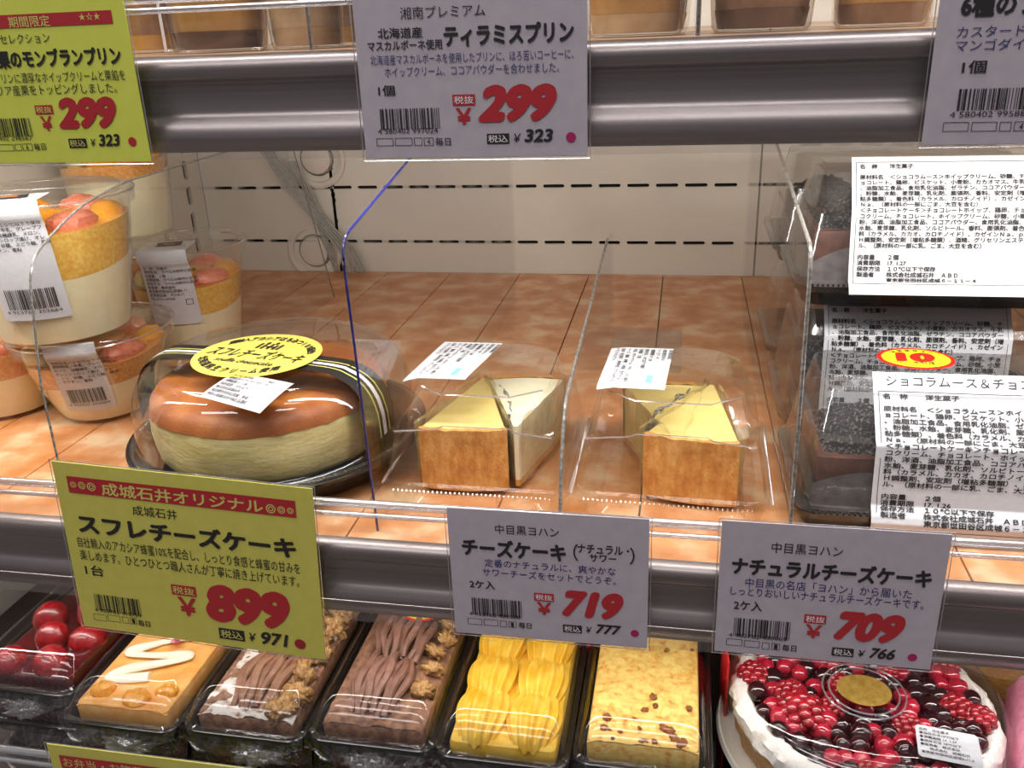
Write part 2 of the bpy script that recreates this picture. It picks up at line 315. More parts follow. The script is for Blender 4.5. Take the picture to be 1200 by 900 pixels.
SIGN_DATA = {
'cheesecake_set': (10.45, 7.8, [
 ('t','中目黒ヨハン',2.55,5.88,-1.07,0.56,'k',0,0),
 ('t','チーズケーキ',0.71,6.23,-2.24,1.06,'k',5,0),
 ('t','（',6.61,6.85,-2.16,1.00,'k',1,0),
 ('t','ナチュラル・',6.83,9.45,-1.90,0.53,'k',2,0),
 ('t','サワー',7.44,8.81,-2.41,0.45,'k',2,0),
 ('t','）',9.49,9.73,-2.16,1.00,'k',1,0),
 ('t','定番のナチュラルに、爽やかな',1.89,8.78,-3.15,0.48,'n',0,0),
 ('t','サワーチーズをセットでどうぞ。',1.75,8.79,-3.73,0.48,'n',0,0),
 ('t','2ケ入',0.99,2.38,-4.54,0.52,'k',2,0),
 ('bar','',1.05,3.83,-5.95,1.09,'k',0,0),
 ('t','4 953762 430058',0.86,3.67,-6.44,0.23,'k',0,0),
 ('box','',0.75,1.55,-6.95,0.40,'k',0,0),
 ('box','',1.65,2.44,-6.94,0.40,'k',0,0),
 ('box','',2.55,2.92,-6.96,0.40,'k',0,0),
 ('box','1',3.02,3.45,-6.95,0.39,'k',0,0),
 ('t','毎日',3.57,4.28,-6.94,0.38,'k',1,0),
 ('fill','税抜',4.48,5.53,-5.05,0.49,'r',0,0),
 ('t','￥',4.61,5.39,-5.75,0.79,'r',3,0),
 ('t','719',5.79,9.33,-5.31,1.68,'r',8,0.25),
 ('fill','税込',5.99,7.00,-6.91,0.49,'k',0,0),
 ('t','￥',7.18,7.54,-6.88,0.38,'k',2,0.2),
 ('t','777',7.69,9.10,-6.77,0.60,'k',4,0.25),
 ('dot','',9.58,10.01,-6.87,0.52,'m',0,0),
]),
'natural_cheesecake': (10.5, 7.75, [
 ('t','中目黒ヨハン',2.43,5.74,-1.30,0.59,'k',0,0),
 ('t','ナチュラルチーズケーキ',0.60,9.90,-2.46,1.02,'k',5,0),
 ('t','中目黒の名店「ヨハン」から届いた',1.31,9.12,-3.40,0.53,'n',0,0),
 ('t','しっとりおいしいナチュラルチーズケーキです。',0.62,9.73,-3.94,0.53,'n',0,0),
 ('t','2ケ入',0.82,2.21,-4.79,0.57,'k',2,0),
 ('bar','',0.90,3.65,-6.12,1.12,'k',0,0),
 ('t','4 953762 430065',0.67,3.51,-6.63,0.24,'k',0,0),
 ('box','',0.57,1.36,-7.08,0.41,'k',0,0),
 ('box','',1.46,2.23,-7.10,0.41,'k',0,0),
 ('box','',2.35,2.72,-7.15,0.41,'k',0,0),
 ('box','1',2.83,3.24,-7.13,0.41,'k',0,0),
 ('t','毎日',3.35,4.05,-7.14,0.41,'k',1,0),
 ('fill','税抜',4.28,5.33,-5.27,0.51,'r',0,0),
 ('t','￥',4.40,5.18,-6.00,0.81,'r',3,0),
 ('t','709',5.59,9.18,-5.51,1.75,'r',8,0.25),
 ('fill','税込',5.77,6.81,-7.11,0.51,'k',0,0),
 ('t','￥',6.98,7.37,-7.09,0.41,'k',2,0.2),
 ('t','766',7.51,8.86,-7.00,0.64,'k',4,0.25),
 ('dot','',9.36,9.81,-7.07,0.58,'m',0,0),
]),
'souffle': (15.5, 11.2, [
 ('band','',0.79,14.47,-1.36,1.05,'r',0,0),
 ('ring','',0.96,1.34,-1.34,0.36,'y',0,0),
 ('ring','',1.46,1.92,-1.34,0.45,'y',0,0),
 ('ring','',2.01,2.54,-1.36,0.53,'y',0,0),
 ('t','成城石井オリジナル',2.88,12.58,-1.42,0.83,'y',2,0),
 ('ring','',12.75,13.31,-1.48,0.52,'y',0,0),
 ('ring','',13.42,13.86,-1.48,0.44,'y',0,0),
 ('ring','',13.97,14.35,-1.47,0.36,'y',0,0),
 ('t','成城石井',4.60,7.34,-2.57,0.65,'k',0,0),
 ('t','スフレチーズケーキ',0.96,14.30,-3.83,1.29,'k',5,0),
 ('t','自社輸入のアカシア蜂蜜10%を配合し、しっとり食感と蜂蜜の甘みを',0.71,14.42,-5.12,0.71,'k',0,0),
 ('t','楽しめます。ひとつひとつ職人さんが丁寧に焼き上げています。',0.71,14.30,-5.99,0.72,'k',0,0),
 ('t','1台',0.86,2.04,-7.00,0.74,'k',1,0),
 ('bar','',1.10,4.06,-9.25,1.18,'k',0,0),
 ('t','4 953762 410739',0.99,4.04,-9.82,0.26,'k',0,0),
 ('box','',0.82,1.68,-10.35,0.46,'k',0,0),
 ('box','',1.78,2.60,-10.30,0.46,'k',0,0),
 ('box','',2.73,3.14,-10.30,0.46,'k',0,0),
 ('box','1',3.25,3.68,-10.28,0.46,'k',0,0),
 ('t','毎日',3.76,4.54,-10.34,0.44,'k',1,0),
 ('fill','税抜',6.29,7.85,-7.61,0.70,'r',0,0),
 ('t','￥',6.61,7.75,-8.71,1.28,'r',3,0),
 ('t','899',8.25,13.71,-8.17,2.62,'r',8,0.12),
 ('fill','税込',8.98,10.58,-10.28,0.76,'k',0,0),
 ('t','￥',10.79,11.33,-10.25,0.58,'k',2,0.2),
 ('t','971',11.51,13.35,-10.20,0.90,'k',4,0.2),
 ('dot','',13.68,14.37,-10.29,0.79,'m2',0,0),
]),
'tiramisu': (10.3, 7.25, [
 ('t','湘南プレミアム',2.16,5.94,-1.11,0.50,'k',0,0),
 ('t','北海道産',1.07,3.10,-1.89,0.44,'k',2,0),
 ('t','マスカルボーネ使用',0.56,3.96,-2.40,0.42,'k',2,0),
 ('t','ティラミスプリン',4.05,9.74,-2.10,0.89,'k',5,0),
 ('t','北海道産マスカルボーネを使用したプリンに、ほろ苦いコーヒーに、',0.62,9.72,-2.98,0.42,'n',0,0),
 ('t','ホイップクリーム、ココアパウダーを合わせました。',1.25,9.08,-3.50,0.42,'n',0,0),
 ('t','1個',0.87,1.65,-4.27,0.46,'k',2,0),
 ('bar','',0.86,3.63,-5.51,0.91,'k',0,0),
 ('t','4 580402 997024',0.69,3.53,-6.03,0.22,'k',0,0),
 ('box','',0.58,1.38,-6.51,0.35,'k',0,0),
 ('box','',1.47,2.29,-6.51,0.35,'k',0,0),
 ('box','',2.38,2.76,-6.51,0.35,'k',0,0),
 ('box','4',2.84,3.29,-6.52,0.35,'k',0,0),
 ('t','毎日',3.38,4.10,-6.52,0.35,'k',1,0),
 ('fill','税抜',4.29,5.32,-4.75,0.46,'r',0,0),
 ('t','￥',4.41,5.13,-5.44,0.71,'r',3,0),
 ('t','299',5.36,9.11,-4.94,1.59,'r',8,0.25),
 ('fill','税込',5.78,6.80,-6.44,0.44,'k',0,0),
 ('t','￥',6.96,7.34,-6.42,0.37,'k',2,0.2),
 ('t','323',7.47,8.82,-6.33,0.56,'k',4,0.2),
 ('dot','',9.35,9.79,-6.43,0.47,'m',0,0),
]),
'mont_blanc': (10.5, 7.72, [
 ('band','',0.82,9.82,-1.17,0.57,'r',0,0),
 ('t','期間限定',4.36,6.56,-1.21,0.49,'y',1,0),
 ('t','★☆★',8.12,9.21,-1.11,0.35,'y',0,0),
 ('t','パティシエーナセレクション',0.46,6.37,-1.95,0.44,'k',0,0),
 ('t','イタリア栗のモンブランプリン',0.69,9.92,-2.84,0.86,'k',5,0),
 ('t','卵の味わいのプリンに濃厚なホイップクリームと栗餡を',0.62,9.94,-3.70,0.48,'k',0,0),
 ('t','のせ、イタリア産栗をトッピングしました。',0.57,9.37,-4.26,0.48,'k',0,0),
 ('bar','',1.64,4.32,-5.98,0.87,'k',0,0),
 ('t','4 580402 298567',1.44,4.24,-6.50,0.21,'k',0,0),
 ('box','',1.41,2.00,-6.96,0.33,'k',0,0),
 ('box','',2.09,3.09,-6.95,0.33,'k',0,0),
 ('box','',3.16,3.52,-6.94,0.33,'k',0,0),
 ('box','6',3.59,4.14,-6.93,0.33,'k',0,0),
 ('t','毎日',4.23,4.90,-6.92,0.34,'k',1,0),
 ('fill','税抜',4.75,5.73,-5.18,0.42,'r',0,0),
 ('t','￥',4.93,5.56,-5.82,0.68,'r',3,0),
 ('t','299',5.85,9.26,-5.38,1.47,'r',8,0.2),
 ('fill','税込',6.22,7.20,-6.79,0.44,'k',0,0),
 ('t','￥',7.39,7.73,-6.76,0.34,'k',2,0.2),
 ('t','323',7.85,9.08,-6.67,0.57,'k',4,0.2),
 ('dot','',9.47,9.90,-6.76,0.44,'r',0,0),
]),
'six_kinds': (10.3, 6.85, [
 ('t','6種のフルーツプリン',0.79,8.51,-1.56,0.91,'k',5,0),
 ('t','カスタードプリンにオレンジ、桃、',0.78,8.63,-2.54,0.43,'n',0,0),
 ('t','マンゴダイス、オレンジ、',0.79,6.68,-3.03,0.43,'n',0,0),
 ('t','1個',1.14,2.04,-3.84,0.50,'k',2,0),
 ('bar','',1.16,4.01,-5.08,0.83,'k',0,0),
 ('t','4 580402 995884',0.93,3.96,-5.65,0.23,'k',0,0),
 ('box','',0.73,1.70,-6.13,0.37,'k',0,0),
 ('box','',1.81,2.76,-6.14,0.37,'k',0,0),
 ('box','',2.86,3.30,-6.15,0.37,'k',0,0),
 ('box','4',3.40,3.93,-6.15,0.37,'k',0,0),
 ('t','毎日',4.02,4.85,-6.15,0.34,'k',1,0),
 ('fill','税抜',4.89,5.78,-4.92,0.43,'r',0,0),
 ('t','￥',5.03,5.73,-5.54,0.66,'r',3,0),
]),
'bento': (15.6, 11.5, [
 ('band','',0.66,14.54,-1.21,1.01,'r',0,0),
 ('t','お弁当・お惣菜大賞2017',0.84,9.19,-1.19,0.69,'y',0,0),
]),
}

# ------------------------------------------------------------------ the setting
ZF = -2.8      # top of the middle shelf
DY = 56.8      # inner face of the back wall
def slot_cell(m, x0, x1, z0, z1, cx, cz, hl, hh, y, depth, vertical=False):
    """a rectangle of wall with a round-ended slot pierced in it, plus the slot's side walls"""
    n = 16; inner = []
    for k in range(n):
        a = 2 * PI * k / n; c, s_ = math.cos(a), math.sin(a)
        if vertical: px, pz = hh * c, (hl - hh) * (1 if s_ >= 0 else -1) + hh * s_
        else: px, pz = (hl - hh) * (1 if c >= 0 else -1) + hh * c, hh * s_
        inner.append((cx + px, cz + pz))
    outer = []
    for k in range(n):
        a = 2 * PI * k / n; c, s_ = math.cos(a), math.sin(a); q = 1 / max(abs(c), abs(s_))
        ox, oz = c * q, s_ * q
        outer.append((cx + (x1 - cx if ox > 0 else cx - x0) * ox, cz + (z1 - cz if oz > 0 else cz - z0) * oz))
    vs = [(a, y, b) for a, b in outer] + [(a, y, b) for a, b in inner] + [(a, y + depth, b) for a, b in inner]
    fs = []
    for k in range(n):
        j = (k + 1) % n
        fs.append((k, j, n + j, n + k)); fs.append((n + k, n + j, 2 * n + j, 2 * n + k))
    m.add(vs, fs)
def st(o): o['kind'] = 'structure'; return o

# back wall: three enamel panels pierced by rows of slots, a near-black slab behind them whose colour stands in for shade
root = bpy.data.objects.new('wall_back', None); C.objects.link(root); st(root)
PITCH = 3.06
for (xa, xb, first) in ((-46.9, -30.95, -44.4), (-30.6, 16.6, -29.6), (16.8, 60, 18.2)):
    m = M(); rows = (7.0, .75, -8, 14, 21)
    zs = [-3.2 if False else -30, ]
    lo = -30.0
    for zc in sorted(rows):
        z0, z1 = zc - 1.0, zc + 1.0
        m.add([(xa, DY, lo), (xb, DY, lo), (xb, DY, z0), (xa, DY, z0)], [(0, 1, 2, 3)])
        x = first; prev = xa; xs = []
        while x < xb - 1.2: xs.append(x); x += PITCH if xa > -31 or True else 2.6
        for i, cx in enumerate(xs):
            a = xa if i == 0 else cx - PITCH / 2; b = xb if i == len(xs) - 1 else cx + PITCH / 2
            slot_cell(m, a, b, z0, z1, cx, zc, 1.18, .19, DY, .35)
        lo = z1
    m.add([(xa, DY, lo), (xb, DY, lo), (xb, DY, 52), (xa, DY, 52)], [(0, 1, 2, 3)])
    m.box(xa, xb, DY + .36, DY + .4, -30, -29.9)
    m.build('wall_panel', K['wall'], root, smooth=False)
m = M(); m.box(-47, 60, DY + 1.2, DY + 2, -30, 52); m.build('slot_shade_backing', K['slot'], root, smooth=False)
# chipped paint specks down the panel joint
m = M(); rr = random.Random(3)
for i in range(16):
    z = rr.uniform(-2, 11); m.blob((-30.85 + rr.uniform(-.12, .3), DY - .02, z), (rr.uniform(.05, .16), .02, rr.uniform(.08, .3)), 7, 4, lump=.6, seed=i)
m.build('chipped_paint', K['slot'], root)

# left wall: narrow slotted upright
root = bpy.data.objects.new('wall_left', None); C.objects.link(root); st(root)
m = M()
def lw(y0, y1, z0, z1): m.add([(-47, y0, z0), (-47, y1, z0), (-47, y1, z1), (-47, y0, z1)], [(0, 1, 2, 3)])
lw(-3, 46.6, -30, 52); lw(55.0, DY, -30, 52)
mm = M()
for yc in (47.8, 53.7):
    z = -29.6
    while z < 50:
        slot_cell(mm, yc - 1.2, yc + (1.2 if yc < 50 else 1.3), z, z + 2.9, yc, z + 1.45, 1.05, .5, 0, .35, True); z += 2.9
lw(49.0, 52.5, -30, 52)
m.add([(-47 - p[1], p[0], p[2]) for p in mm.v], mm.f)
m.build('wall_panel', K['wall'], root, smooth=False)
m = M(); m.box(-48.4, -47.6, -3, DY, -30, 52); m.build('slot_shade_backing', K['slot'], root, smooth=False)  # near-black slab, shade behind the slots put into its colour
m = M(); m.box(59.9, 60.6, -3, DY, -30, 52); o = m.build('wall_right', K['wall'], smooth=False); st(o)
m = M(); m.box(-200, 200, -260, 62, -101, -100)
o = m.build('floor', mat('shop_floor_vinyl', '#6b6058', '#7a6f66', scale=4, rough=.4), smooth=False); st(o)

# grey cords and two round grommet plates fixed to the back wall
t = thing('cord_bundle', 'bundle of pale grey cords sagging diagonally down the back wall', 'cord', (-33, 56, 4))
for i in range(5):
    d = (i - 2) * .34
    m = M(); m.tube([(-37.6 + d - 33*0, 55.3, 11.8 + d*.2), (-34.9 + d, 55.3, 7.2), (-31.6 + d * .9, 55.3, 2.8 + .1 * i), (-28.9 + d * 1.4, 55.3, -.3), (-28.3 + d*1.5, 55.4, ZF + .2)], .15, 8)
    mv = M(); mv.add([(x + 33, y - 56, z - 4) for x, y, z in m.v], m.f); mv.build('cord', mat('grey_cord', '#8c8a84', '#a5a39c', rough=.4) if i == 0 else bpy.data.materials['grey_cord'], t)
for i in range(3):
    d = i * .35
    m = M(); m.tube([(-35.1 + d, 55.5, 10.2), (-33.3 + d, 55.5, 6.2), (-32.3 + d * .7, 55.5, 2.0), (-31.0 + d * .5, 55.5, -2.4)], .13, 8)
    mv = M(); mv.add([(x + 33, y - 56, z - 4) for x, y, z in m.v], m.f); mv.build('cord', bpy.data.materials['grey_cord'], t)
for (cx, cz, lab) in ((-32.2, 10.3, 'upper round white plate fixed to the back wall behind the cords'), (-33.8, -.4, 'lower round white plate on the back wall just above the shelf')):
    t = thing('round_plate', lab, 'wall plate', (cx, DY, cz))
    for (nm, prof, mt) in (('rim', [(3.4, 0), (3.4, .35), (3.1, .5), (2.7, .35), (2.6, 0)], 'cream_metal'), ('disc', [(0.01, .55), (1.5, .55), (1.7, .45), (1.75, .1)], 'cream_metal'), ('gap_ring', [(1.8, .06), (2.0, .06)], 'grey_edge')):
        m = M(); m.lathe(prof, 40); q = M(); q.add([(x, -z, y) for x, y, z in m.v], m.f); q.build(nm, K[mt], t)

# ---- shelves
orange = mat('orange_marbled_deck', '#c6824c', '#e6c59c', scale=34, rough=.30, c3='#d99a68', lo=.36, hi=.66, detail=7, bump=.02, bscale=30)
def make_shelf(name, label, z, yoff, deckmat, x_seams, bead=2.8, left_y=None, depth=DY):
    t = thing(name, label, 'shelf', (0, yoff, z))
    for i in range(len(x_seams) - 1):
        a, b = x_seams[i], x_seams[i + 1]
        m = M(); m.rbox(a + .05, b - .05, .5, depth - .15 - yoff, -.5, 0, .05); m.build('deck_panel', deckmat, t, smooth=False)
    m = M(); m.box(-46.8, 59.8, .6, depth - .2 - yoff, -1.3, -.52); m.build('underside', K['cream_metal'], t, smooth=False)
    # metal front: rounded nose, recessed dark web, lower lip
    prof = [(a + 1.55, b) for a, b in [(-1.0, -.02), (-1.4, -.08), (-1.7, -.28), (-1.86, -.62), (-1.84, -.95), (-1.6, -1.2), (-1.35, -1.25), (-1.3, -1.35), (-1.34, -2.6), (-1.5, -2.9), (-1.85, -3.15), (-2.0, -3.75), (-2.02, -4.05), (-1.9, -4.2), (-1.9, -4.45), (-1.0, -4.5), (-1.0, -.6)]]
    m = M(); n = len(prof)
    m.add([(-46.8, a, b) for a, b in prof] + [(59.8, a, b) for a, b in prof], [(i, (i + 1) % n, n + (i + 1) % n, n + i) for i in range(n)] + [tuple(range(n)), tuple(reversed(range(n, 2 * n)))])
    m.build('metal_front', K['metal'], t, sharp=50)
    # clear guard in front with two ridges along its top
    m = M(); m.grid(lambda u, v: (u, -.45 - .3 * (1 - v), -4.75 + (4.75 + bead) * v), 1, 14, (-46.8, 59.8)); m.build('clear_guard', K['guard'], t, sharp=None)
    for (dy, dz, r) in ((-.25, -.1, .24), (-.55, -.62, .15)):
        m = M(); m.tube([(-46.8, dy - .1, bead + dz), (59.8, dy - .1, bead + dz)], r, 10); m.build('ridge', K['bead'], t)
    return t
seams = [-46.8, -40.2, -32.9, -24.8, -17.2, -9.1, -1.2, 7.0, 15.4, 23.5, 31.5, 39.5, 47.5, 59.8]
make_shelf('middle_shelf', 'middle shelf with an orange marbled deck carrying the cheesecakes', ZF, 0, orange, seams)
make_shelf('upper_shelf', 'upper shelf whose clear and metal front edge crosses the top of the photo', 22.65, 1.6, mat('brown_marbled_deck', '#8d6a4c', '#b08a66', scale=20, rough=.35), [-46.8, -10, 25, 59.8], bead=2.6)
make_shelf('lower_shelf', 'lower shelf under the middle one carrying boxed desserts', -21.2, -4.4, mat('dark_deck', '#3b3230', '#4a403c', scale=20, rough=.4), [-46.8, -10, 25, 59.8], bead=5.0)

# ---- acrylic dividers
def fillet(pts, rad, seg=6):
    out = []
    n = len(pts)
    for i, p in enumerate(pts):
        r = rad[i]
        if r <= 0: out.append(Vector(p)); continue
        p = Vector(p); a = Vector(pts[i - 1]); b = Vector(pts[(i + 1) % n])
        A = p + (a - p).normalized() * r; B = p + (b - p).normalized() * r
        for k in range(seg + 1):
            q = k / seg; out.append((1 - q) ** 2 * A + 2 * q * (1 - q) * p + q * q * B)
    return out
def divider(label, x, pts, rad, edge, ntop, yaw=0, base=None, er=.09):
    t = thing('shelf_divider', label, 'divider', (x, 1, ZF), yaw)
    P = fillet(pts, rad); n = len(P); th = .1
    m = M(); m.add([(-th, p.x - 1, p.y - ZF) for p in P] + [(th, p.x - 1, p.y - ZF) for p in P],
                   [tuple(range(n)), tuple(reversed(range(n, 2 * n)))])
    m.build('acrylic_sheet', K['acrylic'], t, smooth=False)
    Q = [p for p in P][:ntop] if ntop > 0 else P
    m = M(); m.tube([(0, p.x - 1, p.y - ZF) for p in Q], er, 6); m.build('polished_edge', K[edge], t)
    if base:
        m = M(); m.rbox(*base, .02, .14, .05); m.build('foot_plate', K['acrylic'], t)
    return t
divider('tall clear divider left of the round cheesecake, curved front edge', -27.5, [(1.7, ZF + .02), (2.0, 5.0), (3.4, 12.0), (8.5, 14.2), (14, 14.8), (40, 14.9), (46, ZF + .02)], [0, 0, 1.6, 3, 0, 1, 0], 'grey_edge', 26, er=.07)
divider('tall clear divider with a blue front edge right of the round cheesecake', -7.5, [(1.3, ZF + .02), (.7, 14.0), (14.2, 16.4), (30, 19.3), (45.3, 19.3), (45.3, ZF + .02)], [0, 1.3, 0, .6, 0, 0], 'blue_edge', 10, er=.075)
divider('small clear divider with a foot plate between the two cheesecake slice packs', 2.95, [(.9, ZF + .02), (1.6, 1.2), (3.9, 4.5), (31, 7.2), (36, 6.8), (38, ZF + .02)], [0, 2, 1.2, .8, .8, 0], 'grey_edge', 18, yaw=-.0, base=(.1, 6.2, 26, 36.5), er=.1)
divider('tall clear divider at the left of the stacked chocolate cake boxes', 14.75, [(1.0, ZF + .02), (1.6, 6.5), (2.5, 13.3), (21, 15.4), (30, 16.5), (45.3, 16.5), (45.3, ZF + .02)], [0, 0, 1.2, 0, 0, 0, 0], 'grey_edge', 11, er=.1)

# ---- price signs
paper = {'white': mat('white_sign_card', '#b9b0bb', '#c0b8c1', scale=30, rough=.5), 'yellow': mat('yellow_sign_card', '#cfc95a', '#d5cf62', scale=30, rough=.5), 'lime': mat('lime_sign_card', '#d8e055', '#dce35e', scale=30, rough=.5)}
def price_sign(key, label, card, loc, tilt=-.05, roll=0, header=None):
    W, H, items = SIGN_DATA[key]
    t = thing('price_sign', label, 'sign', loc); t.rotation_euler = (tilt, roll, 0)
    m = M(); m.rbox(0, W, 0, .08, -H, 0, .02)
    q = M(); q.rbox(0, W, -H, 0, -.04, .04, .03); m = M(); m.add([(x, z + .04, y) for x, y, z in q.v], q.f)
    m.build('card', paper[card], t, smooth=False)
    m = M(); m.grid(lambda u, v: (u, -.06, v), 1, 1, (-.12, W + .12), (-H - .1, .1)); m.build('clear_sleeve', K['sleeve'], t, smooth=False)
    m = M()
    for a, b in (((-.12, .1), (W + .12, .1)), ((-.12, -H - .1), (W + .12, -H - .1)), ((-.12, .1), (-.12, -H - .1)), ((W + .12, .1), (W + .12, -H - .1))):
        m.tube([(a[0], 0, a[1]), (b[0], 0, b[1])], .028, 6)
    m.build('sleeve_edge', K['bead'], t)
    p = Print()
    for (kind, tx, u0, u1, v, h, c, bo, it) in items:
        if kind == 't': p.text(tx, u0, u1, v, h, c, bo, it)
        elif kind == 'fill':
            p.rect(u0, u1, v - h / 2, v + h / 2, c, 0); p.text(tx, u0 + h * .14, u1 - h * .14, v, h * .72, 'w' if card == 'white' else 'y', 1, 0, 2)
        elif kind == 'band': p.rect(u0, u1, v - h / 2, v + h / 2, c, 0)
        elif kind == 'box':
            p.frame(u0, u1, v - h / 2, v + h / 2, .025, 'k')
            if tx: p.text(tx, (u0 + u1) / 2 - h * .2, (u0 + u1) / 2 + h * .2, v, h * .7, 'k')
        elif kind == 'bar': p.barcode(u0, u1, v - h / 2, v + h / 2, 'k', len(key) + int(v * 10))
        elif kind == 'dot': p.dot((u0 + u1) / 2, v, (u1 - u0) / 2, c, 0)
        elif kind == 'ring':
            r = (u1 - u0) / 2; p.ring((u0 + u1) / 2, v, r, r * .22, c, 2); p.ring((u0 + u1) / 2, v, r * .55, r * .2, c, 2)
    p.build(lambda u, v, d: (u, -.02 - d * .5, v), t)
    return t
price_sign('souffle', 'large yellow price sign reading 899 below the round cheesecake', 'yellow', (-25.5, -.95, 1.75), -.02, .05)
price_sign('cheesecake_set', 'white price sign reading 719 with red digits, middle of the rail', 'white', (-2.7, -.95, .35), -.02, -.005)
price_sign('natural_cheesecake', 'white price sign reading 709 at the right of the rail', 'white', (11.25, -.95, .6), -.02, 0)
price_sign('tiramisu', 'white price sign reading 299 on the upper rail', 'white', (-5.7, .6, 25.15), -.02, 0)
price_sign('mont_blanc', 'lime yellow price sign with a red header band on the upper rail', 'lime', (-27.2, .6, 25.62), -.02, 0)
price_sign('six_kinds', 'white price sign cut off by the top right corner', 'white', (18.4, .6, 25.0), -.02, 0)
price_sign('bento', 'yellow sign with a red band on the lowest rail, mostly below the frame', 'yellow', (-26.6, -5.7, -14.4), -.02, 0.0)
# ------------------------------------------------------------------ products
def paint(name, fn_nodes): pass
F = {}
F['pudding'] = mat('cream_pudding', '#f2ecc9', '#efe6bd', scale=30, rough=.35, sss=.15)
F['jelly'] = mat('yellow_fruit_jelly', '#e2a63e', '#f0c766', scale=90, rough=.2, coat=.5, bump=.4, bscale=160, c3='#ebb950')
F['jelly2'] = mat('amber_fruit_jelly', '#cf8a45', '#dfa860', scale=90, rough=.2, coat=.5, bump=.4, bscale=160)
F['orange'] = mat('orange_segment', '#f29a1c', '#f7b53a', scale=120, rough=.25, coat=.6, bump=.5, bscale=260, stretch=(1, 1, .3))
F['grapefruit'] = mat('pink_grapefruit', '#e86f52', '#f19a80', scale=90, rough=.25, coat=.6, bump=.4, bscale=200)
F['melon'] = mat('pale_melon', '#cfc987', '#dcd79c', scale=60, rough=.3)
F['cake_side'] = mat('cheesecake_side', '#cfbd7e', '#e9d9a0', scale=8, rough=.6, bump=.35, bscale=40, stretch=(1, 1, 2.5), c3='#dfcf93', sss=.1)
F['cake_top'] = mat('cheesecake_top', '#96501f', '#b97233', scale=10, rough=.5, bump=.25, bscale=160, c3='#a75f28', detail=7)
F['cheese'] = mat('pale_cheese_face', '#f1d983', '#f5e193', scale=20, rough=.45, sss=.1, bump=.08, bscale=150)
F['sour'] = mat('white_sour_cheese_face', '#f4eecb', '#f8f4d8', scale=20, rough=.4, sss=.1)
F['crust'] = mat('golden_crust', '#c98740', '#e8b368', scale=40, rough=.55, bump=.5, bscale=220, c3='#da9c50', stretch=(1, 1, .5))
F['crust_side'] = mat('yellow_cut_side', '#dcc06a', '#e9d285', scale=30, rough=.5, bump=.2, bscale=120)

def offs(m, dx, dy, dz):
    q = M(); q.add([(x + dx, y + dy, z + dz) for x, y, z in m.v], m.f); return q

# ---- dessert cups
barcode_seed = [3]
def cup(label, loc, top='fruit', strip=None, group=None, rb=3.1, rt=5.2, h=7.2, amber=False, turn=0, lay=(3.9, 6.0)):
    t = thing('dessert_cup', label, 'dessert', loc, turn, group)
    R = lambda z: rb + (rt - rb) * (z / h) ** .85
    m = M(); m.lathe([(.01, .25), (rb - .7, .3), (rb - .35, 0), (rb, .05)] + [(R(z), z) for z in (h * .12, h * .3, h * .5, h * .7, h * .86, h - .5)] + [(R(h) + .02, h - .45), (rt + .12, h - .1), (rt + .1, h)], 56); m.build('cup_wall', K['cup'], t, sharp=35)
    m = M(); m.lathe([(rt + .22, h - .75), (rt + .28, h - .1), (rt + .3, h + .12), (rt + .12, h + .25), (rt - .25, h + .22), (rt - .45, h + .05), (rt - .55, h + .3), (rt - .8, h + .5), (rt - 1.3, h + .52), (.01, h + .5)], 56); m.build('lid', K['cup'], t, sharp=35)
    m = M(); m.tube([((rt + .3) * math.cos(2 * PI * k / 60), (rt + .3) * math.sin(2 * PI * k / 60), h + .1) for k in range(61)], .07, 6, caps=False); m.build('lid_rim', K['bead'], t)
    wv = lambda a, z: 0
    def tilt(a): return .35 * math.sin(a + 1) + .15 * math.sin(3 * a)
    def layer(z0, z1, inset, m_, nm, topbulge=0, w0=0, w1=0):
        m = M(); seg = 48; P = []
        for i in range(7):
            q = i / 6; z = z0 + (z1 - z0) * q
            P.append((R(z) - inset, z))
        b0 = len(m.v)
        for i, (r, z) in enumerate(P):
            for k in range(seg):
                a = 2 * PI * k / seg; q = i / 6
                m.v.append((r * math.cos(a), r * math.sin(a), z + tilt(a) * (w0 * (1 - q) + w1 * q)))
        for i in range(6):
            for k in range(seg): m.f.append((i * seg + k, i * seg + (k + 1) % seg, (i + 1) * seg + (k + 1) % seg, (i + 1) * seg + k))
        m.f.append(tuple(reversed(range(seg)))); m.f.append(tuple(6 * seg + k for k in range(seg)))
        m.build(nm, m_, t)
    layer(.35, lay[0], .1, F['pudding'], 'pudding', w1=1)
    layer(lay[0] + .01, lay[1], .1, F['jelly2' if amber else 'jelly'], 'fruit_jelly', w0=1, w1=.6)
    if top == 'fruit':
        rr = random.Random(int(loc[0] * 10) + int(loc[2] * 3))
        for i, (a, kind) in enumerate([(-2.2, 'melon'), (-1.35, 'orange'), (-.45, 'grapefruit'), (.5, 'orange'), (1.5, 'grapefruit'), (2.5, 'orange'), (3.4, 'grapefruit')]):
            m = M(); r = rt - 1.75
            m.blob((0, 0, 0), (1.75, 1.15, .75), 14, 9, lump=.25, seed=i + loc[0])
            ca, sa = math.cos(a - turn), math.sin(a - turn)
            q = M(); q.add([(x * -sa - y * ca + r * ca, x * ca - y * sa + r * sa, z + lay[1] + .35) for x, y, z in m.v], m.f)
            q.build(kind + '_piece' if kind != 'orange' else 'orange_segment', F[kind], t)
        m = M(); m.blob((0, 0, lay[1] + .3), (2.3, 2.3, .6), 14, 8, lump=.3); m.build('orange_segment', F['orange'], t)
    if strip: strip(t, R, rt, h)
    return t
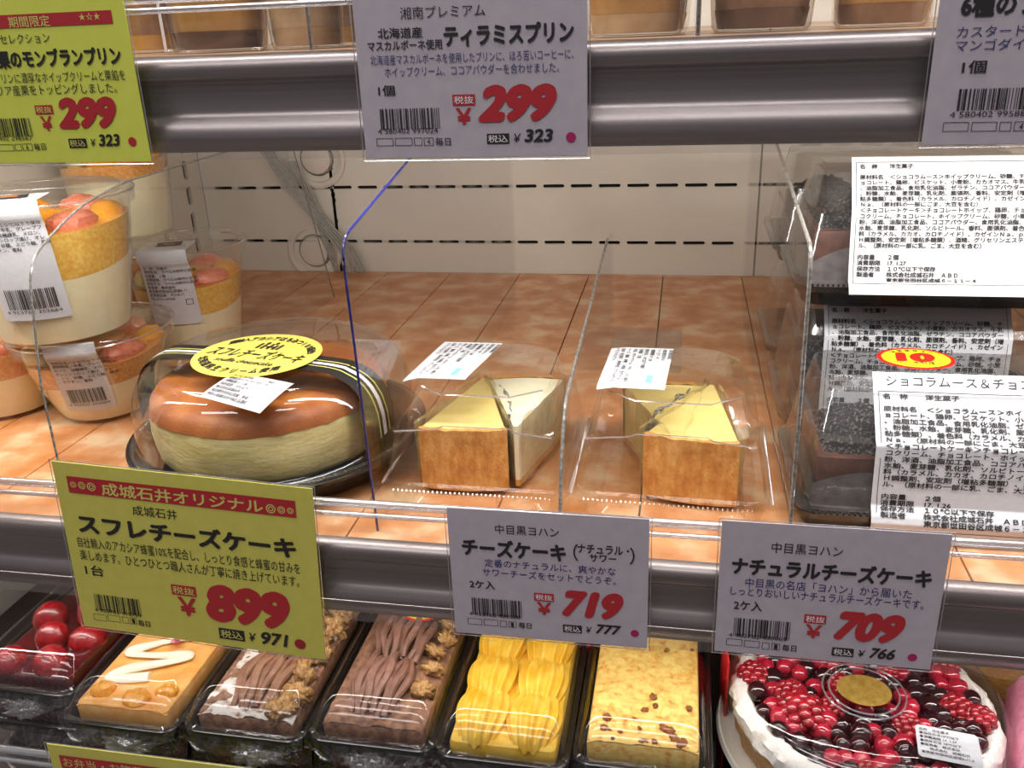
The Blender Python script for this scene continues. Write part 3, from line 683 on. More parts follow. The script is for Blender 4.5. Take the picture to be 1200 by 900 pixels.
def cup_strip(phi, wd, on_lid, down, words, seed=1, logo=True, z_bar=(4.2, 5.4)):
    """white paper band over the lid and down the cup side at azimuth phi"""
    def f(t, R, rt, h):
        ca, sa = math.cos(phi), math.sin(phi)
        L1 = on_lid; rim = rt + .36; L2 = .55; total = L1 + L2 + down
        def path(s):        # s from lid inwards-end to bottom end -> (radius, z)
            if s < L1: return rim - (L1 - s), h + .62
            if s < L1 + L2:
                q = (s - L1) / L2; return rim + .02, h + .6 - .75 * q
            q = s - L1 - L2; z = h - .15 - q
            return max(R(max(z, .3)) + .13, (rim + .02) * (1 - min(1, q / .8)) + (R(max(z, .3)) + .13) * min(1, q / .8)), z
        def fn(u, v, d):    # u across, v negative downwards
            r, z = path(-v); flat_top = -v < L1
            if flat_top: rad = r; zz = z + d
            else:
                rad = math.sqrt(max((r + d) ** 2 - u * u, .01)); zz = z
            if flat_top:
                rm = math.sqrt(max((rim + .02) ** 2 - u * u, .01)); rad = min(rad, rm)
            return (rad * ca - u * sa * 1 + 0, rad * sa + u * ca, zz)
        m = M(); m.grid(lambda u, v: fn(u, v, 0), 8, 40, (-wd / 2, wd / 2), (-total, 0)); m.build('paper_band', K['label'], t, sharp=None)
        p = Print(); y0 = -(L1 + L2)
        if logo:
            p._a('k', [(-wd * .28, -.5), (wd * .22, -.2), (wd * .3, -1.75), (-wd * .2, -2.0)], [(0, 1, 2, 3)], 0)
            p.ring(-wd * .3, -1.8, .3, .06, 'k', 1, 16); p.ring(wd * .3, -2.0, .38, .06, 'k', 1, 16)
            p.rect(-wd * .12, wd * .12, -1.3, -.9, 'o', 1)
        for i, wl in enumerate(words): p.line(wl, -wd * .44, y0 - .75 - .33 * i, .29, 'k', 1)
        if z_bar: 
            p.barcode(-wd * .36, wd * .38, y0 - z_bar[1], y0 - z_bar[0], 'k', seed); p.text('4 953762 352664', -wd * .42, wd * .40, y0 - z_bar[1] - .2, .22, 'k')
        else: p.frame(wd*.28, wd*.42, y0 - 3.9, y0 - 3.4, .05, 'k')
        p.build(lambda u, v, d: fn(u, v, d + .01), t)
    return f
W1 = ['保存方法／１０℃以下で保存', '原材料名／牛乳、グレープフ', 'ルーツ、加糖練乳、メロン、', 'オレンジシロップ漬け、オレ', '、ンジ、砂糖、ぶどう糖、寒天', '、ゼラチン、香料']
W2 = ['名　称：生菓子', '原材料名：ラベルの枠外に記載', '内容量：１個', '消費期限：ラベルの枠外に記載', '保存方法：ラベルの枠外に記載', '製造者：株式会社', '東京都世田谷区成城6-11', '品質保証部　〒210-17', 'TEL:0120-141565']
cup('front left pudding cup on top of another, orange and pink fruit under its lid', (-34.4, 13.7, ZF + 7.15), strip=cup_strip(-1.22, 4.2, 3.0, 7.2, W1, 5, z_bar=(5.0, 6.4)), rb=4.3, rt=6.0, h=9.6, lay=(4.7, 7.8))
cup('pudding cup on the shelf carrying the front left cup', (-34.3, 16.0, ZF + .01), strip=cup_strip(-1.2, 3.4, .2, 5.0, W1, 6, logo=False, z_bar=(3.0, 4.2)), rb=3.1, rt=5.6, h=6.55, amber=True, lay=(3.3, 5.0))
cup('amber pudding cup cut off by the left edge of the photo', (-42.6, 15.6, ZF + .01), rb=3.3, rt=4.9, h=7.1, amber=True, lay=(3.4, 5.2))
cup('pudding cup behind the front left stack with a white band over its lid', (-32.6, 27.2, ZF + .01), strip=cup_strip(-1.35, 3.9, 3.6, 5.6, W2, 7, z_bar=None), rb=3.4, rt=4.95, h=10.2, lay=(5.0, 7.4))
cup('pudding cup standing third row left, under the rear orange-topped cup', (-41.0, 32.5, ZF + .01), rb=3.4, rt=5.0, h=8.8, amber=True, lay=(4.0, 6.0))
cup('rear pudding cup with orange top under the lime yellow sign', (-41.0, 32.5, ZF + 9.9), rb=3.9, rt=4.7, h=8.0, lay=(5.3, 6.6), amber=True)

# ---- round cheesecake in its domed box
CX, CY = -17.2, 10.4
t = thing('cake_container', 'round clear-domed cake container with a yellow oval sticker and striped band', 'cake container', (CX, CY, ZF))
Rf = 9.75
m = M(); m.lathe([(.01, .1), (6.8, .1), (7.4, .02), (8.3, .3), (8.9, 1.5), (9.0, 1.75), (Rf, 1.8), (Rf, 1.98), (9.0, 2.05), (8.7, 1.7), (8.3, 1.5), (7.6, 1.3), (.01, 1.25)], 72); m.build('black_base', K['dark_plastic'], t, label='black moulded plastic base')
def dome_r(z):   # dome outline: z above shelf
    pts = [(2.05, 9.0), (2.6, 8.95), (3.4, 9.0), (4.6, 8.9), (5.6, 8.6), (6.4, 8.1), (7.0, 7.4), (7.35, 6.5), (7.45, 5.8)]
    for (a, ra), (b, rb_) in zip(pts, pts[1:]):
        if z <= b: return ra + (rb_ - ra) * (z - a) / (b - a)
    return pts[-1][1]
DOME = [(9.5, 2.0), (9.5, 2.12), (9.1, 2.2), (8.95, 2.6), (9.0, 3.4), (8.95, 4.6), (8.7, 5.6), (8.3, 6.3), (7.9, 6.75), (7.6, 6.9), (7.35, 6.95), (7.2, 7.12), (6.9, 7.3), (6.0, 7.42), (4, 7.5), (.01, 7.55)]
m = M(); m.lathe(DOME, 96); m.build('clear_dome', K['lid'], t, sharp=60)
m = M()
for k in range(180):
    a = 2 * PI * k / 180; m.blob((9.35 * math.cos(a), 9.35 * math.sin(a), 2.13), (.12, .05, .08), 5, 3)
o = m.build('crimped_rim', K['lid'], t); o['kind'] = 'stuff'
DP = [(0, 7.56), (4, 7.51), (6.0, 7.43), (6.9, 7.32), (7.25, 7.14), (7.65, 6.96), (8.0, 6.75), (8.4, 6.32), (8.78, 5.62), (9.03, 4.6), (9.08, 3.4), (9.04, 2.5)]
def dome_z(r):
    for (r0, z0), (r1, z1) in zip(DP, DP[1:]):
        if r <= r1: return z0 + (z1 - z0) * (r - r0) / (r1 - r0)
    return 2.5
def dome_pt(s, w, d):     # s: signed distance along the band, w: sideways offset; follows the dome skin
    sg = 1 if s >= 0 else -1; a = abs(s); x_e = math.sqrt(7.2 ** 2 - w * w); lift = .06 + d
    if a <= x_e: return (sg * a, w, dome_z(math.hypot(a, w)) + lift)
    a -= x_e; prev = (7.2, dome_z(7.2)); acc = 0
    for q in [p for p in DP if p[0] > 7.2 or p[1] < 7]:
        l = math.hypot(q[0] - prev[0], q[1] - prev[1])
        if a <= acc + l or q == DP[-1]:
            k = min(1, (a - acc) / max(l, 1e-6)); r = prev[0] + (q[0] - prev[0]) * k; z = prev[1] + (q[1] - prev[1]) * k
            nx, nz = (prev[1] - q[1]) / max(l, 1e-6), (q[0] - prev[0]) / max(l, 1e-6); break
        acc += l; prev = q
    r += nx * lift; z += nz * lift
    return (sg * math.sqrt(max(r * r - w * w, 0)), w, z)
th = math.radians(-8)
def band_fn(s, u, d):
    x, y, z = dome_pt(s, u - 2.0, d); return (x * math.cos(th) - y * math.sin(th), x * math.sin(th) + y * math.cos(th), z)
m = M(); m.grid(lambda u, v: band_fn(v, u, 0), 6, 110, (-1.15, 1.15), (-11.6, 11.6)); m.build('striped_band', INK['br'], t, label='black band with white and gold stripes', sharp=None)
p = Print()
for (a, b, c) in ((-.14, .14, 'w'), (.38, .46, 'y'), (-.46, -.38, 'y')):
    for i in range(60):
        s0 = -11.6 + 23.2 * i / 60; p._a(c, [(s0, a), (s0 + 23.2 / 60, a), (s0 + 23.2 / 60, b), (s0, b)], [(0, 1, 2, 3)], 0)
p.build(band_fn, t, .02)
# oval sticker
st_c = (.1, -1.9); ta = math.radians(-10)
def oval(u, v, d): return (st_c[0] + u * math.cos(ta) - v * math.sin(ta), st_c[1] + u * math.sin(ta) + v * math.cos(ta), 7.68 + d)
m = M(); n = 60; m.add([oval(4.1 * math.cos(2 * PI * k / n), 3.85 * math.sin(2 * PI * k / n), 0) for k in range(n)], [tuple(range(n))]); m.build('oval_sticker', mat('sticker_yellow', '#d8c95a', '#dccd62', scale=50, rough=.4), t, smooth=False, label='yellow oval sticker with black lettering')
def arc_text(p, s, cx, cy, rx, ry, a0, a1, size, c='k', bold=2, flip=False):
    n = len(s)
    for i, ch in enumerate(s):
        a = math.radians(a0 + (a1 - a0) * (i + .5) / n)
        vs, fs, bb = glyphs(ch, bold)
        if not fs: continue
        x, y = cx + rx * math.cos(a), cy + ry * math.sin(a)
        tx, ty = -rx * math.sin(a), ry * math.cos(a); l = math.hypot(tx, ty); tx /= l; ty /= l
        if not flip: tx, ty = -tx, -ty
        wv = [(vx - (bb[0] + bb[1]) / 2, vy - .35, e) for vx, vy, e in vs]
        p._a(c, [(x + size * (a_ * tx - b_ * ty), y + size * (a_ * ty + b_ * tx), e) for a_, b_, e in wv], fs, 1)
p = Print()
arc_text(p, '直輸入アカシアはちみつ10%配合', 0, 0, 3.5, 1.68, 152, 20, .46, bold=4)
arc_text(p, '北海道純生クリーム使用', 0, 0, 3.5, 1.68, 206, 324, .50, bold=4, flip=True)
p.text('スフレチーズケーキ', -3.4, 3.4, -.02, .85, 'k', 2, .1); p.text('souffle cheesecake', -2.1, 2.1, -.78, .36, 'k', 1, .1)
for i, x in enumerate((-.9, -.55, -.1, .3, .6)): p.rect(x, x + .18, .55, 1.1 - .1 * (i % 2), 'k', 1)
p.rect(-.3, .3, .75, .85, 'k', 1); p.dot(-.45, 1.12, .13, 'k', 1); p.dot(.15, 1.18, .12, 'k', 1)
oval_print = lambda u, v, d: oval(u, v * 1.72, d)
p.build(oval_print, t)
ta2 = math.radians(-16)
def lab(u, v, d):
    x = 1.8 + (u - 2.1) * math.cos(ta2) - (v + 1.5) * math.sin(ta2); y = -7.0 + (u - 2.1) * math.sin(ta2) + (v + 1.5) * math.cos(ta2)
    return (x, y, 7.66 - .09 * max(0, -5.6 - y) ** 1.6 + d)
m = M(); m.grid(lambda u, v: lab(u, v, 0), 24, 20, (0, 4.4), (-3.0, 0)); m.build('date_label', K['label'], t, sharp=None, label='small white date label')
p = Print()
for i, sx_ in enumerate(['2017/01/26/1026　　　　　0432', '成城石井スフレチーズケーキ　　1', '消費期限 17. 1.30', '保存温度：10℃以下', '株式会社成城石井', '東京都世田谷区成城　製造', '神奈川県横浜市戸塚区品濃町']): p.line(sx_, .25, -.5 - .37 * i, .31, 'k', 1, .72)
p.build(lab, t, .03)

t = thing('souffle_cheesecake', 'whole round souffle cheesecake with a glossy brown top inside the clear dome', 'cake', (-17.3, 9.9, ZF + 1.4))
RC = 7.45
def cw(a, z): return .16 * noise.noise(Vector((math.cos(a) * 2, math.sin(a) * 2, z * .6))) + .05 * noise.noise(Vector((math.cos(a) * 7, math.sin(a) * 7, z * 2.5)))
m = M(); m.lathe([(.01, 0), (RC - .9, 0), (RC - .35, .12), (RC - .1, .5), (RC + .02, 1.1), (RC + .1, 1.8), (RC + .12, 2.5), (RC + .05, 3.1), (RC - .02, 3.5), (RC - .12, 3.85)], 120, wob=cw); m.build('sponge_side', F['cake_side'], t, sharp=None)
m = M(); m.lathe([(RC + .06, 3.35), (RC - .08, 3.9), (RC - .35, 4.25), (RC - .8, 4.45), (RC - 1.8, 4.58), (4, 4.66), (.01, 4.7)], 120, wob=lambda a, z: cw(a, 3.6) * (1 if z < 4.3 else .4) + (.10 * noise.noise(Vector((math.cos(a) * 9, math.sin(a) * 9, 3))) if z < 3.6 else 0)); m.build('browned_top', F['cake_top'], t, sharp=None)

# ---- clear clamshell packs with two cheesecake slices each
def clamshell(label, loc, lab_fn, words, rotz=0):
    t = thing('clear_cake_pack', label, 'food pack', loc, rotz, 'clear packs of cheesecake slices')
    hx, hy = 5.55, 5.9
    def rg(z, ix, iy0, iy1, r): return dict(cx=0, cy=(iy0 - iy1) / 2, z=z, hx=hx - ix, hy=hy - (iy0 + iy1) / 2, r=r)
    m = M(); m.loft([rg(1.55, 0, 0, 0, 1.0), rg(1.45, .08, .08, .08, 1.0), rg(1.2, .3, .3, .3, .9), rg(.5, .5, .5, .5, .9), rg(.05, .75, .75, .75, .9), rg(.02, 1.3, 1.3, 1.3, .8), rg(.3, 1.6, 1.6, 1.6, .8)], caps=2); m.build('base_tray', K['pack'], t, sharp=30)
    m = M(); m.loft([rg(1.6, 0, 0, 0, 1.0), rg(1.9, .02, .02, .02, 1.0), rg(2.0, .3, .3, .3, .9), rg(2.9, .45, .45, .45, .9), rg(4.6, .75, .8, .7, 1.0), rg(5.0, .85, .95, .8, 1.3), rg(5.05, 1.15, 1.2, .9, 1.6), rg(6.85, 1.6, 2.0, 1.4, 2.0), rg(7.2, 2.3, 2.6, 2.0, 1.7), rg(7.3, 2.5, 2.9, 2.2, 1.6)], caps=2, seg=3); m.build('lid', K['pack'], t, sharp=25)
    m = M()
    for sx in (-1, 1):
        for k in range(40): m.blob((sx * (hx + .02), -hy + .9 + k * .26, 1.6), (.1, .07, .1), 5, 3)
    for k in range(36): m.blob((-hx + .95 + k * .26, -hy - .02, 1.6), (.07, .1, .1), 5, 3)
    o = m.build('crimped_rim', K['bead'], t); o['kind'] = 'stuff'
    m = M(); m.tube([(-hx + 1.0, -hy + .8, 5.0), (-2.2, -hy + 1.25, 5.02), (-1.9, -hy + 1.7, 5.0), (2.0, -hy + 1.7, 5.0), (2.3, -hy + 1.25, 5.02), (hx - 1.0, -hy + .8, 5.0)], .05, 5)
    m.tube([(-3.6, -2.6, 6.85), (-2.0, -hy + 2.1, 6.8), (2.0, -hy + 2.1, 6.8), (3.7, -2.6, 6.8)], .05, 5)
    m.build('lid_rib', K['bead'], t)
    W, H = 3.8, 6.2
    m = M(); m.grid(lambda u, v: lab_fn(u, v, 0), 4, 12, (0, W), (-H, 0)); m.build('price_label', K['label'], t, sharp=None)
    # print runs sideways on the label
    p = Print()
    def side(s, u, v, size, c='k', b=1):      # vertical run, rotated a quarter turn
        pass
    p2 = []
    for i, wl in enumerate(words): 
        vs, fs, bb = glyphs(wl, 1); size = .27
        u = .45 + .36 * i
        p._a('k', [(u - .1 + y * size, -.3 - x * size, e) for x, y, e in vs], [tuple(reversed(f)) for f in fs], 1)
    p.rect(2.05, 2.08, -H + .2, -.2, 't', 0, 4); p.rect(3.2, 3.23, -H + .2, -.2, 't', 0, 4); p.rect(2.1, 3.2, -4.5, -4.47, 't', 0)
    p.rect(2.65, 3.0, -H + .5, -H + 1.6, 't', 0)
    p.build(lab_fn, t)
    return t
def lid_surface(u, v, d, x0, yb, x1=None, tiltx=0):
    """label lying over the lid's flat top and sloping front"""
    y = yb + v; x = x0 + u
    y0 = -5.9
    z = 7.36
    fr = -2.7                     # where the top starts falling to the front
    if y < fr: z = 7.36 - (fr - y) * .4
    lx = -3.7
    if x < lx: z -= (lx - x) * .3
    return (x, y, z + .06 + d)
LW = ['ナチュラル2ケ入', '名称：洋生菓子　原材料名：クリームチーズ、', 'チーズ、鶏卵、砂糖、小麦粉、生クリーム', '牛乳、サワークリーム、バター、レモン果汁', '内容量　２個', '保存方法　10℃以下で保存', '消費期限 17. 1.28', 'チーズケーキ', '株式会社ヨハン', '東京都目黒区']
clamshell('clear cheesecake pack left of the small divider, white sour slice behind', (-2.4, 9.1, ZF), lambda u, v, d: lid_surface(u + (v + 3) * .16, v, d, -4.05, 3.4), LW)
clamshell('clear cheesecake pack right of the small divider, two pale yellow slices', (8.75, 9.2, ZF), lambda u, v, d: lid_surface(u + (v + 3) * .03, v, d, -4.15, 3.1), LW, rotz=-.03)
def slice_(label, loc, rotz, wd, ln, h, face, crust_front=True, topm='cheese', film=True):
    """wedge of cheesecake: crust on its wide end at y=0, tip towards +y"""
    t = thing('cheesecake_slice', label, 'cake', loc, rotz)
    def wedge(z0, z1, y0, y1, ins=0):
        m = M(); nn = 10; pts = []
        w0 = wd * (1 - y0 / (ln * 1.05)); w1 = wd * (1 - y1 / (ln * 1.05))
        for i in range(nn + 1):
            x = -w0 / 2 + w0 * i / nn; pts.append((x, y0 - .35 * (1 - (2 * i / nn - 1) ** 2)))
        pts += [(w1 / 2, y1), (-w1 / 2, y1)]
        n = len(pts); zz = [z0, (z0 * 2 + z1) / 3, (z0 + 2 * z1) / 3, z1 - .08, z1]
        for j, z in enumerate(zz):
            for (x, y) in pts:
                k = .98 if j == 4 else 1 + .02 * noise.noise(Vector((x, y, z)))
                m.v.append((x * k, y * 1 + .04 * noise.noise(Vector((x * 2, z * 2, y))), z))
        for j in range(4):
            for k in range(n): m.f.append((j * n + k, j * n + (k + 1) % n, (j + 1) * n + (k + 1) % n, (j + 1) * n + k))
        m.f.append(tuple(reversed(range(n)))); m.f.append(tuple(4 * n + k for k in range(n)))
        return m
    wedge(.4, h, .32, ln).build('cheese_filling', F[face], t, sharp=35)
    wedge(0, .42, .3, ln).build('biscuit_base', F['crust'], t, sharp=35)
    m = M(); nn = 16
    def cf(u, v):
        x = -wd / 2 * (1.0) + wd * u; b = -.35 * (1 - (2 * u - 1) ** 2)
        edge = .06 * noise.noise(Vector((x * 3, v * 5, 2)))
        return (x, b + .02 * noise.noise(Vector((x * 4, v * 9, 1))) - .03, v * (h + .08 + .12 * noise.noise(Vector((x * 1.6, 0, 5)))) + 0)
    m.grid(cf, nn, 10)
    n0 = len(m.v)
    m.grid(lambda u, v: (cf(u, 1)[0] * (1 - .05 * v), cf(u, 1)[1] + .38 * v, cf(u, 1)[2] - .02 * v), nn, 2)
    m.grid(lambda u, v: (-wd / 2 + .01, cf(0, v)[1] + u * .38, cf(0, v)[2]), 2, 8); m.grid(lambda u, v: (wd / 2 - .01, cf(1, v)[1] + u * .38, cf(1, v)[2]), 2, 8)
    m.build('browned_crust', F['crust'], t, sharp=50)
    if film:
        for s_ in (-1, 1):
            m = M()
            m.grid(lambda u, v: (s_ * (wd / 2 * (1 - u * .93) + .16 + .10 * math.sin(u * 17 + v * 2) + .05 * math.sin(v * 9 + u * 5)), .2 + u * ln * .98, .1 + v * (h + .25 + .15 * math.sin(u * 9))), 24, 6)
            m.build('side_film', K['wrap'], t, sharp=None)
    return t
K['wrap'] = clear('cake_side_film', (.96, .95, .92), base=.10, edge=.5, power=1.6, rough=.08, bump=.5, bscale=120, haze=.22, hazecol=(.85, .74, .42))
K['glint_film'] = mat('creased_film_painted_glints', '#1a1d24', '#c8cdd6', scale=140, rough=.12, coat=1, bump=1, bscale=200, stretch=(1, .25, 2), lo=.42, hi=.58)  # dark and silver streaks paint the wrapper's reflections into its colour
ZS = ZF + .35
slice_('pale yellow cheesecake slice, crust to the front, in the left pack', (-3.5, 6.1, ZS), .05, 5.3, 8.3, 3.9, 'cheese')
slice_('white sour cheesecake slice at the back right of the left pack', (-1.0, 14.3, ZS), PI + .08, 5.2, 7.6, 4.0, 'sour')
slice_('pale yellow cheesecake slice, crust to the front, in the right pack', (9.75, 6.2, ZS), -.16, 5.4, 8.4, 3.9, 'cheese')
slice_('yellow cheesecake slice turned tip forward in the right pack', (8.0, 14.4, ZS), PI + .12, 5.2, 8.2, 3.8, 'cheese')
for (lab_, pts) in (('creased film strip with painted reflection streaks between the slices of the left pack', [(-.95, 7.2), (-1.1, 9), (-1.75, 11), (-2.6, 13)]), ('creased film strip with painted reflection streaks between the slices of the right pack', [(7.1, 7.4), (7.6, 9.2), (8.6, 11.2), (9.7, 13.2)])):
    m = M(); P = [Vector(q) for q in pts]
    def ff(u, v, P=P):
        i = min(int(u * 3), 2); q = P[i].lerp(P[i + 1], u * 3 - i)
        return (q.x + .1 * math.sin(u * 31) + .05 * math.sin(v * 7), q.y, ZS + 2.0 + v * 2.15 + .15 * math.sin(u * 19))
    m.grid(ff, 40, 5); n_ = len(m.v); m.grid(lambda u, v: tuple(Vector(ff(u, v)) + Vector((.03, .02, 0))), 40, 5)
    o = m.build('film_strip', K['glint_film'], sharp=None); tag(o, lab_, 'film strip')

# ---- chocolate cake boxes (black tray, clear lid, big white label)
choc_lines = ['名　称　　洋生菓子', '', '原材料名　＜ショコラムース＞ホイップクリーム、砂糖、チ', 'ョコレート、鶏卵、ビスケット、小麦粉、カカオマス、牛乳', '、油脂加工食品、食用乳化油脂、ゼラチン、ココアパウダー', '、粉糖、水飴、麦芽糖、乳化剤、膨張剤、香料、安定剤（増', '粘多糖類）、着色料（カラメル、カロチノイド）、カゼイン', 'Ｎａ、（原材料の一部にごま、大豆を含む）', '＜チョコレートケーキ＞チョコレートホイップ、鶏卵、チョ', 'コクリーム、チョコレート、ホイップクリーム、砂糖、小麦', '粉、洋酒、油脂加工食品、ココアパウダー、食用乳化油脂、', '水飴、麦芽糖、乳化剤、ソルビトール、香料、膨張剤、着色', '料（カラメル、カカオ、カロチノイド）、カゼインＮａ、ｐ', 'Ｈ調整剤、安定剤（増粘多糖類）、酒精、グリセリンエステ', 'ル、（原材料の一部に乳、ごま、大豆を含む）', '', '内容量　　２個', 'DATE', '保存方法　１０℃以下で保存', '製造者　　株式会社成城石井　ＡＢＤ', '　　　　　東京都世田谷区成城６－１１－４']
F['choc'] = mat('chocolate_sponge', '#3a2018', '#5a3423', scale=70, rough=.6, bump=.5, bscale=200)
F['crumb'] = mat('dark_cocoa_crumbs', '#120e0d', '#8f8884', scale=110, rough=.8, bump=1, bscale=200, lo=.5, hi=.72)
F['paperwrap'] = mat('grey_cake_paper', '#6d6562', '#857c78', scale=40, rough=.45, bump=.2, bscale=60)
F['mousse'] = mat('chocolate_mousse', '#5b382b', '#6f4736', scale=40, rough=.4, bump=.1)
def choc_box(label, loc, rotz, lines, date, dims=(8.6, 5.6, 7.3), lab_geo=None, sticker=False, title=False, cakes=True, group='boxed chocolate cakes at the right', tip=0, clabs=None):
    hx, hy, h = dims
    t = thing('chocolate_cake_box', label, 'cake box', loc, rotz, group); t.rotation_euler[0] = tip
    def rg(z, i, r=1.2, back=0, front=0): return dict(cx=0, cy=(front - back) / 2, z=z, hx=hx - i, hy=hy - i - (front + back) / 2, r=r)
    m = M(); m.loft([rg(0, .9), rg(.1, .6), rg(1.0, .35), rg(1.05, .05), rg(1.35, 0), rg(1.4, .1), rg(1.2, .5), rg(.3, .9)], caps=3); m.build('black_tray', K['dark_plastic'], t, sharp=30)
    m = M(); m.loft([rg(1.42, .02), rg(1.6, .05), rg(1.75, .35), rg(2.2, .45), rg(h - 2.4, .9, front=.3), rg(h - 2.2, 1.1, front=.5), rg(h - .15, 1.5, front=1.3, back=.3), rg(h, 1.8, front=1.7, back=.5)], caps=2, seg=4); m.build('clear_lid', K['hazy'], t, sharp=25)
    m = M()
    for k in range(int((2 * hx - 2) / .3)): m.blob((-hx + 1 + k * .3, -hy + .1, 1.5), (.09, .12, .1), 5, 3)
    o = m.build('crimped_rim', K['dark_plastic'], t); o['kind'] = 'stuff'
    if lab_geo:
        x0, W, path = lab_geo            # path: (y, z) polyline from the top of the label down
        P = [Vector(q) for q in path]; acc = [0]
        for a, b in zip(P, P[1:]): acc.append(acc[-1] + (b - a).length)
        H = acc[-1]
        def fn(u, v, d, P=P, acc=acc):
            s = min(max(-v, 0), acc[-1])
            for i in range(len(P) - 1):
                if s <= acc[i + 1] + 1e-6:
                    q = (s - acc[i]) / (acc[i + 1] - acc[i]); p = P[i].lerp(P[i + 1], q); e = (P[i + 1] - P[i]).normalized(); break
            return (x0 + u, p.x + e.y * (d + .02) , p.y - e.x * (d + .02))
        m = M(); m.grid(lambda u, v: fn(u, v, 0), 1, 160, (0, W), (-H, 0)); m.build('ingredient_label', K['label'], t, sharp=None, label='large white ingredient label')
        p = Print(); top = .25
        if title: p.line('ショコラムース＆チョコレートケーキ', .6, -.75, .66, 'k', 0); top = 1.0
        fs_ = (W - .9) / 27.2; lh = (H - top - 1.1 - (.2 if title else 0)) / len(lines)
        for i, ln in enumerate(lines):
            if ln == 'DATE': ln = '消費期限　' + date
            if ln: p.line(ln, .45, -(top + .25) - lh * (i + .8), lh * .93, 'k', 3, fs_ / (lh * .93))
        p.frame(.25, W - .25, -(H - .75), -(top + .1), .03, 'k')
        p.build(fn, t)
    if sticker:
        m = M(); n = 40
        sx_, sy_ = sticker
        f2 = lambda u, v, d: (sx_ + u, sy_ + v, h + .06 + d)
        m.add([f2(2.1 * math.cos(2 * PI * k / n), 1.75 * math.sin(2 * PI * k / n), 0) for k in range(n)], [tuple(range(n))]); m.build('discount_sticker', INK['rr'], t, smooth=False, label='red oval sticker with a yellow band and a red 10')
        p = Print()
        p.dot(0, 0, 1.85, 'yl', 0, 40, 1.5); p.text('10', -1.15, 1.15, .1, 1.5, 'rr', 9, .12)
        arc_text(p, '本体価格より', 0, 0, 1.55, 1.22, 140, 40, .3); arc_text(p, 'SEIJO ISHII', 0, 0, 1.5, 1.15, 215, 325, .24, flip=True)
        p.text('%引き', -.3, .85, -.75, .32, 'k', 2)
        p.build(f2, t)
    return t
def choc_cake(label, loc, rotz=0, wd=5.4, ln=6.5, h=3.6, kind=0):
    t = thing('chocolate_cake_slice', label, 'cake', loc, rotz)
    m = M(); m.rbox(-wd / 2, wd / 2, -ln / 2, ln / 2, 0, h * .85, .25); m.build('chocolate_sponge', F['choc' if kind else 'mousse'], t)
    m = M()
    def cf(u, v):
        x = -wd / 2 * .98 + wd * .98 * u; y = -ln / 2 * .98 + ln * .98 * v; e = min(1, 6 * min(u, 1 - u, v, 1 - v))
        return (x, y, h * .8 + e * (.3 + 1.3 * math.sin(u * PI) * math.sin(v * PI) + .4 * noise.noise(Vector((x * 3, y * 3, kind))) + .2 * noise.noise(Vector((x * 9, y * 9, 1)))))
    m.grid(cf, 40, 46); m.build('cocoa_crumbs', F['crumb'], t, sharp=None)
    m = M(); m.grid(lambda u, v: (-wd / 2 - .12 + (wd + .24) * u, -ln / 2 - .12 - .2 * math.sin(u * PI), v * h * (.4 + .25 * math.sin(u * PI))), 14, 4)
    m.grid(lambda u, v: (-wd / 2 - .14, -ln / 2 - .12 + ln * u, v * h * .5), 8, 3); m.build('paper_wrap', F['paperwrap'], t, sharp=None)
    return t
# front box, stack of two behind it, and one more behind those
BX = 24.6
choc_box('front chocolate cake box with a red and yellow sticker and a label dated 1.26', (BX, 9.3, ZF + .02), 0, choc_lines, '17. 1.26', dims=(9.3, 5.6, 7.5), lab_geo=(-5.45, 12.4, [(-1.9, 8.2), (-4.5, 5.5), (-4.85, 5.2), (-5.3, 2.0), (-5.75, 1.5), (-5.9, 1.2), (-5.75, .1), (-5.9, -1.2)][:7]), sticker=(-2.3, 2.1), title=True)
for (x, k, lb) in ((BX - 5.2, 0, 'chocolate mousse with dark crumbs at the left end of the front box'), (BX + 2.2, 1, 'chocolate cake hidden behind the label of the front box')):
    choc_cake(lb, (x, 9.6, ZF + .5), 0, 5.6, 6.6, 3.6, k)
choc_box('lower chocolate cake box of the stack behind the front box', (24.4, 21.4, ZF + .02), 0, choc_lines, '17. 1.27', dims=(8.8, 5.4, 8.9), lab_geo=(-6.3, 11.2, [(-2.9, 8.8), (-4.4, 6.9), (-5.0, 2.2), (-5.5, 1.5), (-5.6, .3)]))
choc_cake('dark cake inside the lower box of the stack', (19.6, 21.6, ZF + .5), 0, 5, 6.4, 3.6, 1)
choc_box('upper chocolate cake box of the stack, its white label dated 1.27 facing front', (25.0, 20.6, ZF + 9.3), 0, choc_lines, '17. 1.27', dims=(9.2, 5.6, 8.0), lab_geo=(-6.2, 10.1, [(-2.5, 8.7), (-3.1, 7.9), (-4.4, 5.9), (-5.2, 3.0), (-5.6, 1.9), (-6.1, 1.5), (-6.4, 1.2)]))
choc_cake('cake with dark crumbs at the left of the upper stacked box', (19.6, 20.6, ZF + 9.8), 0, 5.4, 6.8, 4.6, 0)
choc_cake('brown cake at the right of the upper stacked box', (30.6, 20.4, ZF + 9.8), 0, 5.2, 6.8, 4.8, 1)
choc_box('bottom chocolate cake box in the row behind the stack', (25.0, 35, ZF + .02), 0, choc_lines, '17. 1.27', dims=(9.2, 5.6, 8.0))
choc_box('chocolate cake box on top in the row behind the stack', (25.0, 35, ZF + 8.3), 0, choc_lines, '17. 1.27', dims=(9.2, 5.6, 8.0))
choc_cake('dark cake in the top box of the rear row', (20.0, 35, ZF + 8.8), 0, 5.4, 6.8, 4.6, 1)
